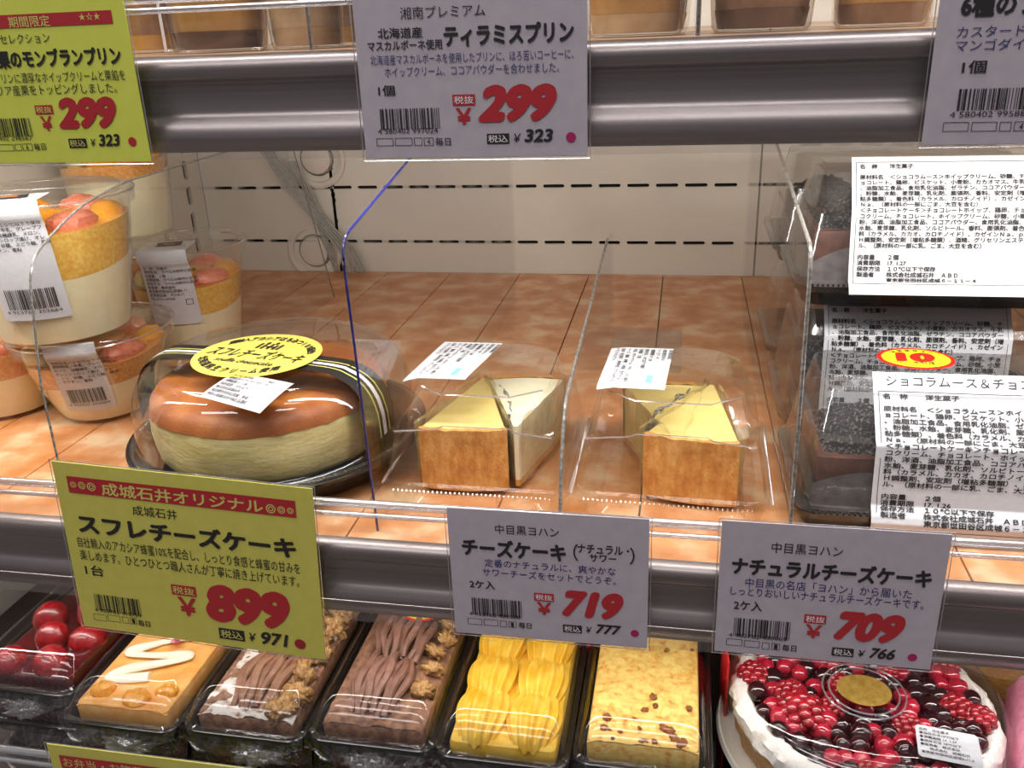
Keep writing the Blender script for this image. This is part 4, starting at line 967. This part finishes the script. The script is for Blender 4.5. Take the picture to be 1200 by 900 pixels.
# ------------------------------------------------------------------ lower shelf: boxed desserts
ZB = -15.15
def dessert_box(x, y, label, wd=7.6, ln=12.6, group=None, z=ZB, scr=True):
    t = thing('dessert_box', label, 'food box', (x, y, z), 0, group)
    hx, hy = wd / 2, ln / 2
    def rg(z, i, r=.9, f=0): return dict(cx=0, cy=hy + f / 2, z=z, hx=hx - i, hy=hy - i - f / 2, r=r)
    m = M(); m.loft([rg(0, .55), rg(.1, .3), rg(.75, .08), rg(.8, 0), rg(1.15, 0), rg(1.2, .06), rg(1.2, .25), rg(.9, .35), rg(.35, .5)], caps=3); m.build('black_tray', K['dark_plastic'], t, sharp=30)
    m = M(); m.loft([rg(1.22, .0), rg(1.35, .02), rg(1.42, .22), rg(1.8, .3), rg(2.5, .55, f=.35), rg(2.85, .85, f=.9), rg(2.95, 1.2, f=1.2)], caps=2); m.build('clear_lid', K['pack'], t, sharp=35)
    m = M(); rr = random.Random(int(x * 10))
    # cling film pulled down over the lid and gathered below the front edge
    def film(u, v):
        xx = -hx - .05 + (wd + .1) * u
        if v < .5: q = v / .5; return (xx, -.08 - .05 * q + .9 * (1 - q), 2.95 - 2.3 * q + .05 * math.sin(u * 23 + v * 9))
        q = (v - .5) / .5; g = math.sin(u * PI) ** .5
        return (xx * (1 - .3 * q), -.13 - .22 * math.sin(q * 2) + .10 * math.sin(u * 34 + q * 3) + .07 * math.sin(u * 71), .65 - .9 * q * g - .1 * math.sin(u * 17))
    m.grid(film, 70, 14); m.build('cling_film', K['film'] if not scr else K['film'], t, sharp=None)
    if scr:
        m = M(); cxx = rr.uniform(-.8, .8)
        m.blob((cxx, .15, -.25), (1.2, .45, .55), 34, 20, lump=1.1, fr=3.2, seed=x)
        m.build('gathered_film', K['scrunch'], t, sharp=None)
    return t
BOXN = 5
xs = [(-31.0, -2.4), (-23.0, -4.3), (-15.25, -3.9), (-7.6, -3.5), (.0, -3.6), (7.7, -3.0)]
names = ['dessert box of red strawberries at the left edge of the lower row', 'dessert box with a white sauce zigzag on orange cream', 'dessert box with walnuts and brown piped cream', 'dessert box with mauve brown piped chocolate cream and a round sticker', 'dessert box of bright yellow ruffled cream', 'dessert box of browned yellow baked cheesecake beside the berry tart']
boxes = [dessert_box(x, y, n) for (x, y), n in zip(xs, names)]
# the layers underneath
def copy_tree(o, parent=None):
    c = o.copy(); C.objects.link(c)
    if parent is not None: c.parent = parent
    for ch in list(o.children): copy_tree(ch, c)
    return c
KIND = ['strawberries', 'orange cream', 'walnuts', 'mauve chocolate cream', 'yellow ruffles', 'baked cheesecake']
proto = dessert_box(xs[1][0], xs[1][1] + .35, 'black dessert box directly beneath the box of orange cream', group='dessert boxes stacked beneath the top row', z=ZB - 3.02, scr=False)
for i, (x, y) in enumerate(xs):
    for k in (1, 2):
        if i == 1 and k == 1: continue
        o = copy_tree(proto); o.location = Vector((x, y + .35 * k, ZB - 3.02 * k)) * SC
        o['label'] = ('black dessert box directly beneath the box of ', 'black dessert box at the very bottom, two below the ')[k - 1] + KIND[i]
F['dark_jelly'] = mat('dark_berry_jelly', '#3a0a10', '#5d0f18', scale=40, rough=.12, coat=1)
for i in (0, 1, 2, 3, 4, 5):
    m = M(); m.rbox(-3.1, 3.1, .7, 11.8, .5, 1.9, .4)
    o = m.build('berry_jelly', F['dark_jelly'], None, (xs[i][0], xs[i][1] + .35, ZB - 3.02)); tag(o, 'dark dessert one layer beneath the ' + KIND[i], 'dessert', 'desserts in the second layer')

def slab(name, label, i, side, z1=1.5, w_=3.05):
    t = thing(name, label, 'dessert', (xs[i][0], xs[i][1], ZB + .42))
    m = M(); m.rbox(-w_, w_, .75, 11.7, 0, z1, .35); m.build('base', side, t)
    return t
# berries
F['berry'] = mat('strawberry_red', '#7d0a14', '#ab1620', scale=50, rough=.18, coat=.8, bump=.3, bscale=300)
F['raspberry'] = mat('raspberry_red', '#8c0f1e', '#b32030', scale=60, rough=.2, coat=.8)
F['blackberry'] = mat('dark_currant', '#1d070d', '#3a0c18', scale=60, rough=.12, coat=1)
F['currant'] = mat('bright_cherry', '#a1122a', '#c92844', scale=30, rough=.1, coat=1)
t = slab('strawberry_dessert', 'whole red strawberries in glossy jelly at the left edge of the lower row', 0, F['dark_jelly'], 1.3)
def strawberry_bump(th, ph): return -.03 * max(0, math.sin(th * 14) * math.sin(ph * 9)) ** 2 - .16 * (1 - math.cos(th)) * .5
m = M(); m.blob((0, 0, 0), (1.15, 1.15, 1.35), 28, 20, bump=strawberry_bump); sb = m.mesh('strawberry')
for k, (x, y, z, a, b) in enumerate([(-1.8, 1.9, 1.3, 1.2, .3), (1.0, 2.0, 1.3, -1.2, .5), (-.5, 4.2, 1.5, .8, 1.4), (2.0, 4.6, 1.3, 1.3, -.6), (-2.2, 6.2, 1.4, .9, 2), (.7, 6.9, 1.6, -1.1, .2), (2.3, 8.9, 1.3, 1, 1), (-1.0, 9.3, 1.5, .4, .6)]):
    o = link('strawberry', sb, F['berry'], t, (x, y, z)); o.rotation_euler = (a, 0, b)
# orange cream with zigzag
F['mango'] = mat('orange_mango_cream', '#e8a24e', '#f3bd72', scale=25, rough=.3, coat=.3, bump=.1, bscale=30)
F['white_sauce'] = mat('white_yogurt_sauce', '#f7f1d6', '#fbf7e4', scale=30, rough=.25, coat=.3)
F['pinkbit'] = mat('pink_crumbs', '#cf4a68', '#e07890', scale=200, rough=.4)
t = slab('mango_dessert', 'orange mango cream with a white zigzag of sauce and pink crumbs', 1, F['mango'], 1.5)
m = M(); m.grid(lambda u, v: (-3.0 + 6 * u, .8 + 10.8 * v, 1.5 + .22 * noise.noise(Vector((u * 4, v * 7, 1))) - .6 * max(0, abs(u - .5) * 2 - .85) / .15 * .4), 30, 50); m.build('cream_top', F['mango'], t, sharp=None)
zz = [(-2.4, 9.4), (1.2, 9.9), (2.4, 9.4), (.2, 8.7), (-1.6, 8.6), (.3, 8.0), (2.2, 8.3), (1.9, 7.5), (.1, 6.8), (-1.4, 5.9), (-2.6, 5.2), (-1.0, 5.1), (1.0, 5.4), (2.2, 5.6), (1.6, 4.9), (-.3, 4.2), (-1.9, 3.5), (-2.4, 2.7), (-.9, 2.9), (.8, 3.4)]
P = []
for i in range(len(zz) - 1):
    for k in range(5):
        q = k / 5; a = Vector(zz[i]); b = Vector(zz[i + 1]); p = a.lerp(b, q); P.append((p.x, p.y, 1.72 + .05 * math.sin(i + q)))
def smooth(P, n=4):
    P = [Vector(p) for p in P]
    for _ in range(n): P = [P[0]] + [(P[i - 1] + P[i] * 2 + P[i + 1]) / 4 for i in range(1, len(P) - 1)] + [P[-1]]
    return P
m = M(); m.tube(smooth(P, 8), lambda q: .33 + .08 * math.sin(q * 40), 10); q = M(); q.add([(x, y, 1.72 + (z - 1.72) * .6) for x, y, z in m.v], m.f); q.build('sauce_zigzag', F['white_sauce'], t)
rr = random.Random(5)
for k, (x, y) in enumerate([(-1.9, 9.4), (-.6, 8.9), (-.2, 7.6), (.3, 7.1), (2.2, 8.0), (.5, 6.4)]):
    m = M(); m.blob((x, y, 2.0), (.3, .25, .18), 10, 7, lump=.7, fr=3, seed=k); m.build('pink_crumb', F['pinkbit'], t)
for k, (x, y, s) in enumerate([(-1.8, 2.0, .8), (.6, 1.6, .9), (2.2, 2.4, .7), (2.4, 8.8, .7)]):
    m = M(); m.blob((x, y, 1.5), (s, s * .8, .55), 14, 9, lump=.3, seed=k); m.build('mango_piece', F['orange'], t)
# piped strands + walnuts
F['mont'] = mat('brown_chestnut_cream', '#8a6049', '#a47a61', scale=40, rough=.45, bump=.2, bscale=150)
F['choccream'] = mat('mauve_chocolate_cream', '#7d5647', '#947062', scale=40, rough=.45, bump=.2, bscale=150)
F['sugar'] = mat('powdered_sugar_cream', '#efe9e3', '#a98668', scale=30, rough=.7, bump=.5, bscale=300, lo=.5, hi=.66, detail=8)
F['nut'] = mat('walnut_kernel', '#a9763f', '#d3ab72', scale=120, rough=.5, bump=.6, bscale=200)
F['cocoa'] = mat('cocoa_dusted_cream', '#6c4a3a', '#a57a5e', scale=50, rough=.6, bump=.4, bscale=250, detail=8)
def strands(t, mt, n, x0, x1, y0, y1, z, fan, name='piped_strand'):
    for i in range(n):
        u = i / (n - 1); P = []
        for k in range(12):
            q = k / 11; xc = (x0 + x1) / 2
            x = xc + (x0 + (x1 - x0) * u - xc) * (1 - fan * (1 - math.sin(q * PI * .75 + .3)))
            P.append((x + .12 * math.sin(q * 9 + i * 2), y0 + (y1 - y0) * q + .3 * math.sin(i * 1.7), z + .75 * math.sin(q * PI) ** .6 * (1 - .5 * (2 * u - 1) ** 2) + .15 * (i % 2)))
        m = M(); m.tube(P, lambda q: .28 * math.sin(max(.12, min(q, .95)) * PI) ** .35, 8); m.build(name, mt, t)
def rough_top(t, mt, name, z=1.5, amp=.3, f=6):
    m = M(); m.grid(lambda u, v: (-3.0 + 6 * u, .8 + 10.8 * v, z + amp * noise.noise(Vector((u * f, v * f * 1.8, 2))) + .3 * amp * noise.noise(Vector((u * f * 4, v * f * 7, 3))) - .25 * (max(0, abs(u - .5) * 2 - .85) / .15)), 44, 80); m.build(name, mt, t, sharp=None)
t = slab('walnut_dessert', 'sugar dusted dessert with brown piped strands and walnut pieces', 2, F['cocoa'], 1.4)
rough_top(t, F['sugar'], 'sugared_top', 1.45, .35)
strands(t, F['mont'], 9, -1.4, 1.9, 1.5, 6.4, 1.5, .35)
strands(t, F['mont'], 6, -.6, 1.6, 6.0, 10.6, 1.5, .4)
m = M(); m.blob((0, 0, 0), (.85, .65, .5), 18, 12, lump=1.0, fr=3.0, seed=4); w1 = m.mesh('walnut')
for k, (x, y, a) in enumerate([(2.5, 2.6, 0), (2.3, 4.4, 1), (2.5, 6.2, 2), (1.9, 7.6, .4), (2.5, 9.0, 2.6), (-.6, 7.1, 1.3), (-.5, 9.4, 2), (1.0, 9.8, .7), (2.4, 10.6, 3), (2.2, 1.4, 1.9)]):
    o = link('walnut_piece', w1, F['nut'], t, (x, y, 1.85)); o.rotation_euler = (a, .3, a * 2)
t = slab('chocolate_cream_dessert', 'dessert with mauve brown piped chocolate cream and orange nuts', 3, F['cocoa'], 1.4)
rough_top(t, F['cocoa'], 'cocoa_top', 1.45, .3)
strands(t, F['choccream'], 9, -1.9, 1.1, 1.6, 6.6, 1.5, .35)
strands(t, F['choccream'], 8, -1.9, 1.4, 6.2, 10.8, 1.6, .4)
for k, (x, y, a) in enumerate([(2.2, 3.8, 0), (2.4, 5.6, 1), (2.1, 7.2, 2), (2.5, 8.6, .5), (2.2, 10, 2)]):
    o = link('nut_piece', w1, F['nut'], t, (x, y, 1.7)); o.rotation_euler = (a, .2, a * 3); o.scale = (.8, .8, .7)
# yellow ruffles
F['yellowcream'] = mat('bright_yellow_cream', '#e9b62c', '#f6d25a', scale=20, rough=.4, bump=.1, sss=.1)
t = slab('yellow_cream_dessert', 'bright yellow piped cream dessert in two ruffled rows', 4, F['yellowcream'], 1.2)
def ruffle(cx, y0, y1, seed, wd=1.5):
    m = M()
    def f(u, v):
        a = (u - .5) * PI; L = y1 - y0
        fold = math.sin(a * 13 + seed)
        spread = .55 + .45 * math.sin(v * PI * .85 + .25)
        x = cx + wd * math.sin(a) * spread * (1 + .05 * fold); z = 1.0 + 1.15 * math.cos(a) ** .7 * (math.sin(v * PI) ** .4) * (1 if True else 0) + .16 * fold * (1 - v * .3)
        y = y0 + L * v - .25 * math.cos(a * 2) * (1 - v) + .08 * fold * v
        return (x, y, z)
    m.grid(f, 90, 26); m.build('piped_ruffle', F['yellowcream'], t, sharp=None)
for sx in (-1, 1):
    for k, (a, b) in enumerate(((.9, 4.9), (3.9, 8.0), (7.1, 11.6))):
        ruffle(sx * 1.5, a, b, k * 1.3 + sx, 1.55)
# baked cheesecake
F['baked'] = mat('browned_cheese_surface', '#f1d47c', '#c3742c', scale=55, rough=.5, bump=.3, bscale=120, c3='#eab95f', lo=.42, hi=.76, detail=6)
F['browncrumb'] = mat('browned_crumb', '#7c451c', '#a7662e', scale=150, rough=.6, bump=.5)
t = slab('baked_cheesecake', 'rectangular baked cheesecake with a yellow mottled browned top', 5, F['baked'], 1.7)
rough_top(t, F['baked'], 'browned_surface', 1.75, .14, 7)
rr = random.Random(9)
for k in range(26):
    x, y = rr.uniform(-2.7, 2.7), rr.uniform(1.0, 3.6) if k < 20 else rr.uniform(3.6, 9)
    m = M(); s_ = rr.uniform(.1, .3); m.blob((x, y, 1.82), (s_, s_, s_ * .5), 9, 6, lump=.8, fr=3, seed=k); m.build('browned_crumb', F['browncrumb'], t)

# round discount sticker on the chocolate cream box (a part of that box)
def disc_sticker(t, x, y, z, r=1.25):
    m = M(); n = 36; f2 = lambda u, v, d: (x + u, y + v, z + d)
    m.add([f2(r * 1.2 * math.cos(2 * PI * k / n), r * math.sin(2 * PI * k / n), 0) for k in range(n)], [tuple(range(n))]); m.build('round_sticker', INK['rr'], t, smooth=False, label='red and yellow round discount sticker')
    p = Print(); p.dot(0, 0, r * 1.05, 'yl', 0, 36, r * .85); p.text('10', -r * .6, r * .6, .05, r * .8, 'rr', 7); p.build(f2, t)
disc_sticker(boxes[3], .4, 10.2, 3.0)
for (x, y, a, lb) in ((-3.8, 9.3, 0, 'red card standing between the chocolate cream and yellow cream boxes'), (3.85, 8.4, 0, 'red card standing between the yellow cream and baked cheesecake boxes'), (12.35, 5.4, .05, 'red card standing between the baked cheesecake box and the berry tart')):
    m = M(); m.rbox(-.06, .06, -1.6, 1.6, -21.1 + 12.2, .4, .02)
    m.build('red_card', mat('red_card', '#c81f24', '#d62a2c', scale=20, rough=.4) if 'red_card' not in bpy.data.materials else bpy.data.materials['red_card'], None, (x, y, -12.2), smooth=False)
    o = bpy.context.scene.collection.objects[-1]; tag(o, lb, 'card'); o.rotation_euler = (0, 0, a)

# ---- berry tart
TX, TY, TZ = 20.0, 3.4, -16.3
m = M(); m.lathe([(.01, 0), (7.9, 0), (8.1, .3), (8.0, .6), (7.7, .4), (.01, .3)], 64)
t = thing('tart_container', 'round clear domed container over the berry tart with a gold sticker', 'cake container', (TX, TY, TZ))
m.build('base', K['cream_metal'], t, label='pale gold card base')
m = M(); m.lathe([(7.95, .45), (7.9, 1.2), (7.8, 2.4), (7.5, 3.5), (7.1, 4.1), (6.6, 4.35), (5, 4.45), (2.5, 4.5), (2.3, 4.62), (2.1, 4.62), (2.0, 4.5), (1.7, 4.5), (.01, 4.52)], 80); m.build('clear_dome', K['lid'], t, sharp=50)
for r in (2.2, 1.85):
    m = M(); m.tube([(-.3 + r * math.cos(2 * PI * k / 40), -1.1 + r * math.sin(2 * PI * k / 40), 4.62) for k in range(41)], .05, 5, caps=False); m.build('raised_ring', K['bead'], t)
gold = mat('gold_sticker', '#9c7c36', '#b8974c', scale=60, rough=.35, metal=.5, bump=.2)
m = M(); n = 40; m.add([(-.3 + 1.45 * math.cos(2 * PI * k / n), -1.1 + 1.25 * math.sin(2 * PI * k / n), 4.66) for k in range(n)], [tuple(range(n))]); m.build('gold_sticker', gold, t, smooth=False)
ga = math.radians(-8)
def tl(u, v, d): return (1.9 + u * math.cos(ga) - v * math.sin(ga), -3.25 + u * math.sin(ga) + v * math.cos(ga), 4.56 + d)
m = M(); q = [(0, -.15), (.15, 0), (2.85, 0), (3, -.15), (3, -2.15), (2.85, -2.3), (.15, -2.3), (0, -2.15)]; m.add([tl(u, v, 0) for u, v in q], [tuple(reversed(range(8)))]); m.build('date_label', K['label'], t, smooth=False, label='small white date label')
p = Print()
for i, s_ in enumerate(['名称　洋生菓子', '●保存方法10℃以下', '●消費期限 17. 1.27', '●保存方法 10℃以下', '●販売者　株式会社', '　　株式会社　成城石井', '東京都世田谷区成城6-11-4']): p.line(s_, .15, -.4 - .27 * i, .21, 'k', 1)
p.build(tl, t)
t = thing('berry_tart', 'round tart heaped with glossy red and black berries in a ring of white cream', 'tart', (TX, TY, TZ + .35))
F['tart_crust'] = mat('tart_crust', '#b98a52', '#d0a46a', scale=50, rough=.6, bump=.4)
F['whip'] = mat('white_whipped_cream', '#efeae4', '#f7f4f0', scale=30, rough=.5, bump=.5, bscale=120)
m = M(); m.lathe([(.01, 0), (6.7, 0), (7.0, .3), (7.2, 1.8), (6.9, 2.0), (.01, 2.0)], 64, wob=lambda a, z: .08 * math.sin(a * 24)); m.build('crust', F['tart_crust'], t)
m = M(); m.lathe([(7.15, 1.5), (7.3, 2.0), (7.25, 2.3), (7.2, 2.6), (7.0, 2.85), (6.8, 3.0), (6.55, 3.05), (6.35, 2.9), (6.2, 2.4)], 200, wob=lambda a, z: .3 * noise.noise(Vector((math.cos(a) * 4, math.sin(a) * 4, z))) + .22 * noise.noise(Vector((math.cos(a) * 16, math.sin(a) * 16, z * 3)))); m.build('cream_ring', F['whip'], t)
m = M(); m.lathe([(6.45, 2.1), (5.0, 2.45), (3, 2.6), (.01, 2.65)], 60); m.build('dark_glaze', F['dark_jelly'], t)
def drupe():
    m = M(); m.blob((0, 0, 0), (.52, .52, .5), 10, 8)
    for i in range(5):
        th_ = .35 + i * .45; nn = [1, 6, 9, 9, 6][i] if i else 4
        for k in range(nn):
            a = 2 * PI * (k + .5 * (i % 2)) / nn; m.blob((.52 * math.sin(th_) * math.cos(a), .52 * math.sin(th_) * math.sin(a), .5 * math.cos(th_)), .2, 8, 6)
    return m.mesh('raspberry')
rasp = drupe(); m = M(); m.blob((0, 0, 0), .5, 16, 11, lump=.08); rnd = m.mesh('currant')
rr = random.Random(12); placed = []
big = [(-3.6, -2.0, 2.0)]
for (x, y, s_) in big: placed.append((x, y, s_ * .55)); o = link('raspberry', rasp, F['raspberry'], t, (x, y, 3.1)); o.scale = (s_, s_, s_ * .8)
tries = 0
while len(placed) < 135 and tries < 9000:
    tries += 1
    a = rr.uniform(0, 2 * PI); d = 6.15 * math.sqrt(rr.random()); x, y = d * math.cos(a), d * math.sin(a)
    kind = rr.choice(('r', 'c', 'b', 'b', 'c', 'b')); s_ = {'r': rr.uniform(1.0, 1.5), 'c': rr.uniform(.9, 1.3), 'b': rr.uniform(.9, 1.3)}[kind]
    if any(math.hypot(x - px, y - py) < .68 * (.5 * s_ + ps) for px, py, ps in placed): continue
    placed.append((x, y, .5 * s_))
    nm, me, mt = {'r': ('raspberry', rasp, F['raspberry']), 'c': ('red_currant', rnd, F['currant']), 'b': ('dark_currant', rnd, F['blackberry'])}[kind]
    if me is rnd and kind == 'b':
        if 'dk' not in globals(): dk = rnd.copy(); dk.materials.clear(); dk.materials.append(mt)
        me = dk
    o = link(nm, me, mt, t, (x, y, 2.75 + rr.uniform(0, .35))); o.scale = (s_, s_, s_); o.rotation_euler = (rr.uniform(-.6, .6), rr.uniform(-.6, .6), a)

# ---- right edge of the lower row
t = thing('pink_package', 'pink food package with a barcode at the lower right corner of the photo', 'package', (30.6, 1.2, -16.5), -.25)
pink = mat('pink_wrapper', '#c9708c', '#d98aa2', scale=40, rough=.3, bump=.4, coat=.3)
def prg(z, i): return dict(cx=0, cy=0, z=z, hx=3.2 - i, hy=5 - i, r=.8)
m = M(); m.loft([prg(0, .5), prg(.6, .1), prg(2.6, 0), prg(3.8, .4), prg(4.3, 1.2)], caps=3); m.build('wrapper', pink, t)
f3 = lambda u, v, d: (-2.0 + u, -4.4 + v, 4.36 + d - (0 if v > 1.2 else (1.2 - v) * .35) - max(0, 1.0 - u) * .25)
m = M(); m.grid(lambda u, v: f3(u, v, 0), 4, 6, (0, 3.4), (0, 3.4)); m.build('barcode_label', K['label'], t, sharp=None)
p = Print()
for i in range(22): p.rect(.2, 1.7, .3 + i * .13, .3 + i * .13 + (.05 if i % 3 else .09), 'k', 1)
p.text('お弁当', 2.0, 3.1, 2.6, .5, 'm', 3); p.build(f3, t)
t = thing('clear_tub', 'small clear round tub behind the berry tart at the right edge', 'tub', (29.6, 12.2, -19.4))
m = M(); m.lathe([(.01, .1), (2.6, 0), (2.8, .2), (3.9, 5.6), (4.2, 5.7), (4.25, 6.1), (3.8, 6.2), (3.6, 6.0), (.01, 6.1)], 40); m.build('clear_wall', K['cup'], t, sharp=35)
m = M(); m.lathe([(.01, .2), (2.7, .3), (3.5, 4.2), (.01, 4.3)], 36); m.build('amber_filling', F['jelly2'], t)
# supports: closed cartons the tart, package and tub stand on
kraft = mat('plain_brown_carton', '#6e5a48', '#7c6753', scale=15, rough=.7)
for (x, y, z, sx_, sy_, lb) in ((TX, TY, TZ, 6.9, 6.9, 'brown carton under the berry tart container'), (30.6, 1.2, -16.5, 2.4, 4, 'brown carton under the pink package'), (29.6, 12.2, -19.4, 2.6, 2.6, 'brown carton under the small clear tub')):
    t = thing('carton', lb, 'carton', (x, y, -21.2)); m = M(); m.rbox(-sx_, sx_, -sy_, sy_, 0, z + 21.2, .1); m.build('body', kraft, t, smooth=False); m = M(); m.box(-sx_ * .95, sx_ * .95, -.8, .8, z + 21.19, z + 21.205); m.build('tape', K['cream_metal'], t, smooth=False)

# ------------------------------------------------------------------ upper shelf: pudding cups seen through the clear guard
F['caramel'] = mat('caramel_pudding', '#b98c3e', '#c99c4e', scale=30, rough=.3)
F['caramel_dark'] = mat('dark_caramel', '#4a2c1a', '#5c3822', scale=30, rough=.25, coat=.4)
F['tira'] = mat('cream_tiramisu', '#d8c4a2', '#c7ac84', scale=20, rough=.4)
F['brownp'] = mat('brown_coffee_pudding', '#7d5a3c', '#94704e', scale=30, rough=.35)
def jar(label, x, y, r, h, body, bottom, group, mesh_from=None):
    t = thing('pudding_jar', label, 'dessert', (x, y, 22.68), 0, group)
    m = M(); m.lathe([(.01, 0), (r * .8, 0), (r * .86, .2), (r, h * .8), (r + .05, h * .86), (r + .2, h * .88), (r + .2, h), (.01, h + .1)], 36); m.build('clear_wall', K['cup'], t, sharp=35)
    m = M(); m.lathe([(.01, .15), (r * .76, .15), (r * .82, 1.0), (.01, 1.0)], 32); m.build('bottom_layer', F[bottom], t)
    m = M(); m.lathe([(.01, 1.01), (r * .8, 1.01), (r * .92, h * .75), (.01, h * .78)], 32); m.build('filling', F[body], t)
    return t
j1 = jar('yellow caramel pudding jar beside the lime yellow sign on the upper shelf', -15.8, 7.4, 2.9, 6.5, 'caramel', 'caramel_dark', 'pudding jars on the upper shelf')
f4 = lambda u, v, d: ((2.75 + d) * math.sin(-1.25 + u / 2.75), -(2.75 + d) * math.cos(-1.25 + u / 2.75), v)
m = M(); m.grid(lambda u, v: f4(u, v, .12), 6, 2, (0, 1.5), (.1, 5)); m.build('jar_label', K['label'], j1, sharp=None)
p = Print()
for i in range(5): p.line('名称生菓子原材料'[:7 - i % 2], .1, 4.4 - i * .45, .26, 'k', 1)
p.build(lambda u, v, d: f4(u, v, .12 + d), j1)
jar('cream coloured tiramisu jar left of the upper white 299 sign', -10.9, 7.6, 2.2, 6.5, 'tira', 'tira', 'pudding jars on the upper shelf')
jar('brown coffee jar half behind the upper white 299 sign', -6.0, 7.8, 2.7, 6.5, 'brownp', 'caramel', 'pudding jars on the upper shelf')
jar('tan pudding jar just right of the upper white 299 sign', 6.2, 7.6, 2.7, 6.3, 'caramel', 'tira', 'pudding jars on the upper shelf')
jar('brown jar with pale base right of the tan pudding jar', 12.2, 7.9, 2.7, 6.3, 'brownp', 'caramel_dark', 'pudding jars on the upper shelf')
jar('yellow and brown jar left of the cut off right sign', 17.6, 7.6, 2.4, 6.3, 'caramel', 'brownp', 'pudding jars on the upper shelf')
proto = jar('brown jar in the back row of the upper shelf behind the yellow caramel jar', -18.9, 14.5, 2.9, 6.8, 'brownp', 'caramel', 'jars in the back row of the upper shelf')
for x, w_ in ((-25, 'behind the lime yellow sign'), (-12.6, 'behind the cream tiramisu jar'), (-6.3, 'behind the left half of the tiramisu sign'), (0, 'behind the middle of the tiramisu sign'), (6.3, 'behind the tan pudding jar'), (12.6, 'behind the brown jar with pale base'), (18.9, 'behind the yellow and brown jar'), (25.2, 'behind the cut off right sign')):
    o = copy_tree(proto); o.location = Vector((x, 14.5, 22.68)) * SC; o['label'] = 'brown jar in the upper shelf back row ' + w_
t = thing('shelf_divider', 'upper shelf divider between the cream and brown jars', 'divider', (-8.6, 2.5, 22.66)); m = M(); m.box(-.08, .08, 0, 20, 0, 7); m.build('acrylic_sheet', K['acrylic'], t, smooth=False); m = M(); m.tube([(0, 0, 0), (0, -.02, 7)], .1, 6); m.build('polished_edge', K['grey_edge'], t)
t = thing('shelf_divider', 'upper shelf divider right of the tan pudding jar', 'divider', (9.2, 2.5, 22.66)); m = M(); m.box(-.08, .08, 0, 20, 0, 7); m.build('acrylic_sheet', K['acrylic'], t, smooth=False); m = M(); m.tube([(0, 0, 0), (0, -.02, 7)], .1, 6); m.build('polished_edge', K['grey_edge'], t)
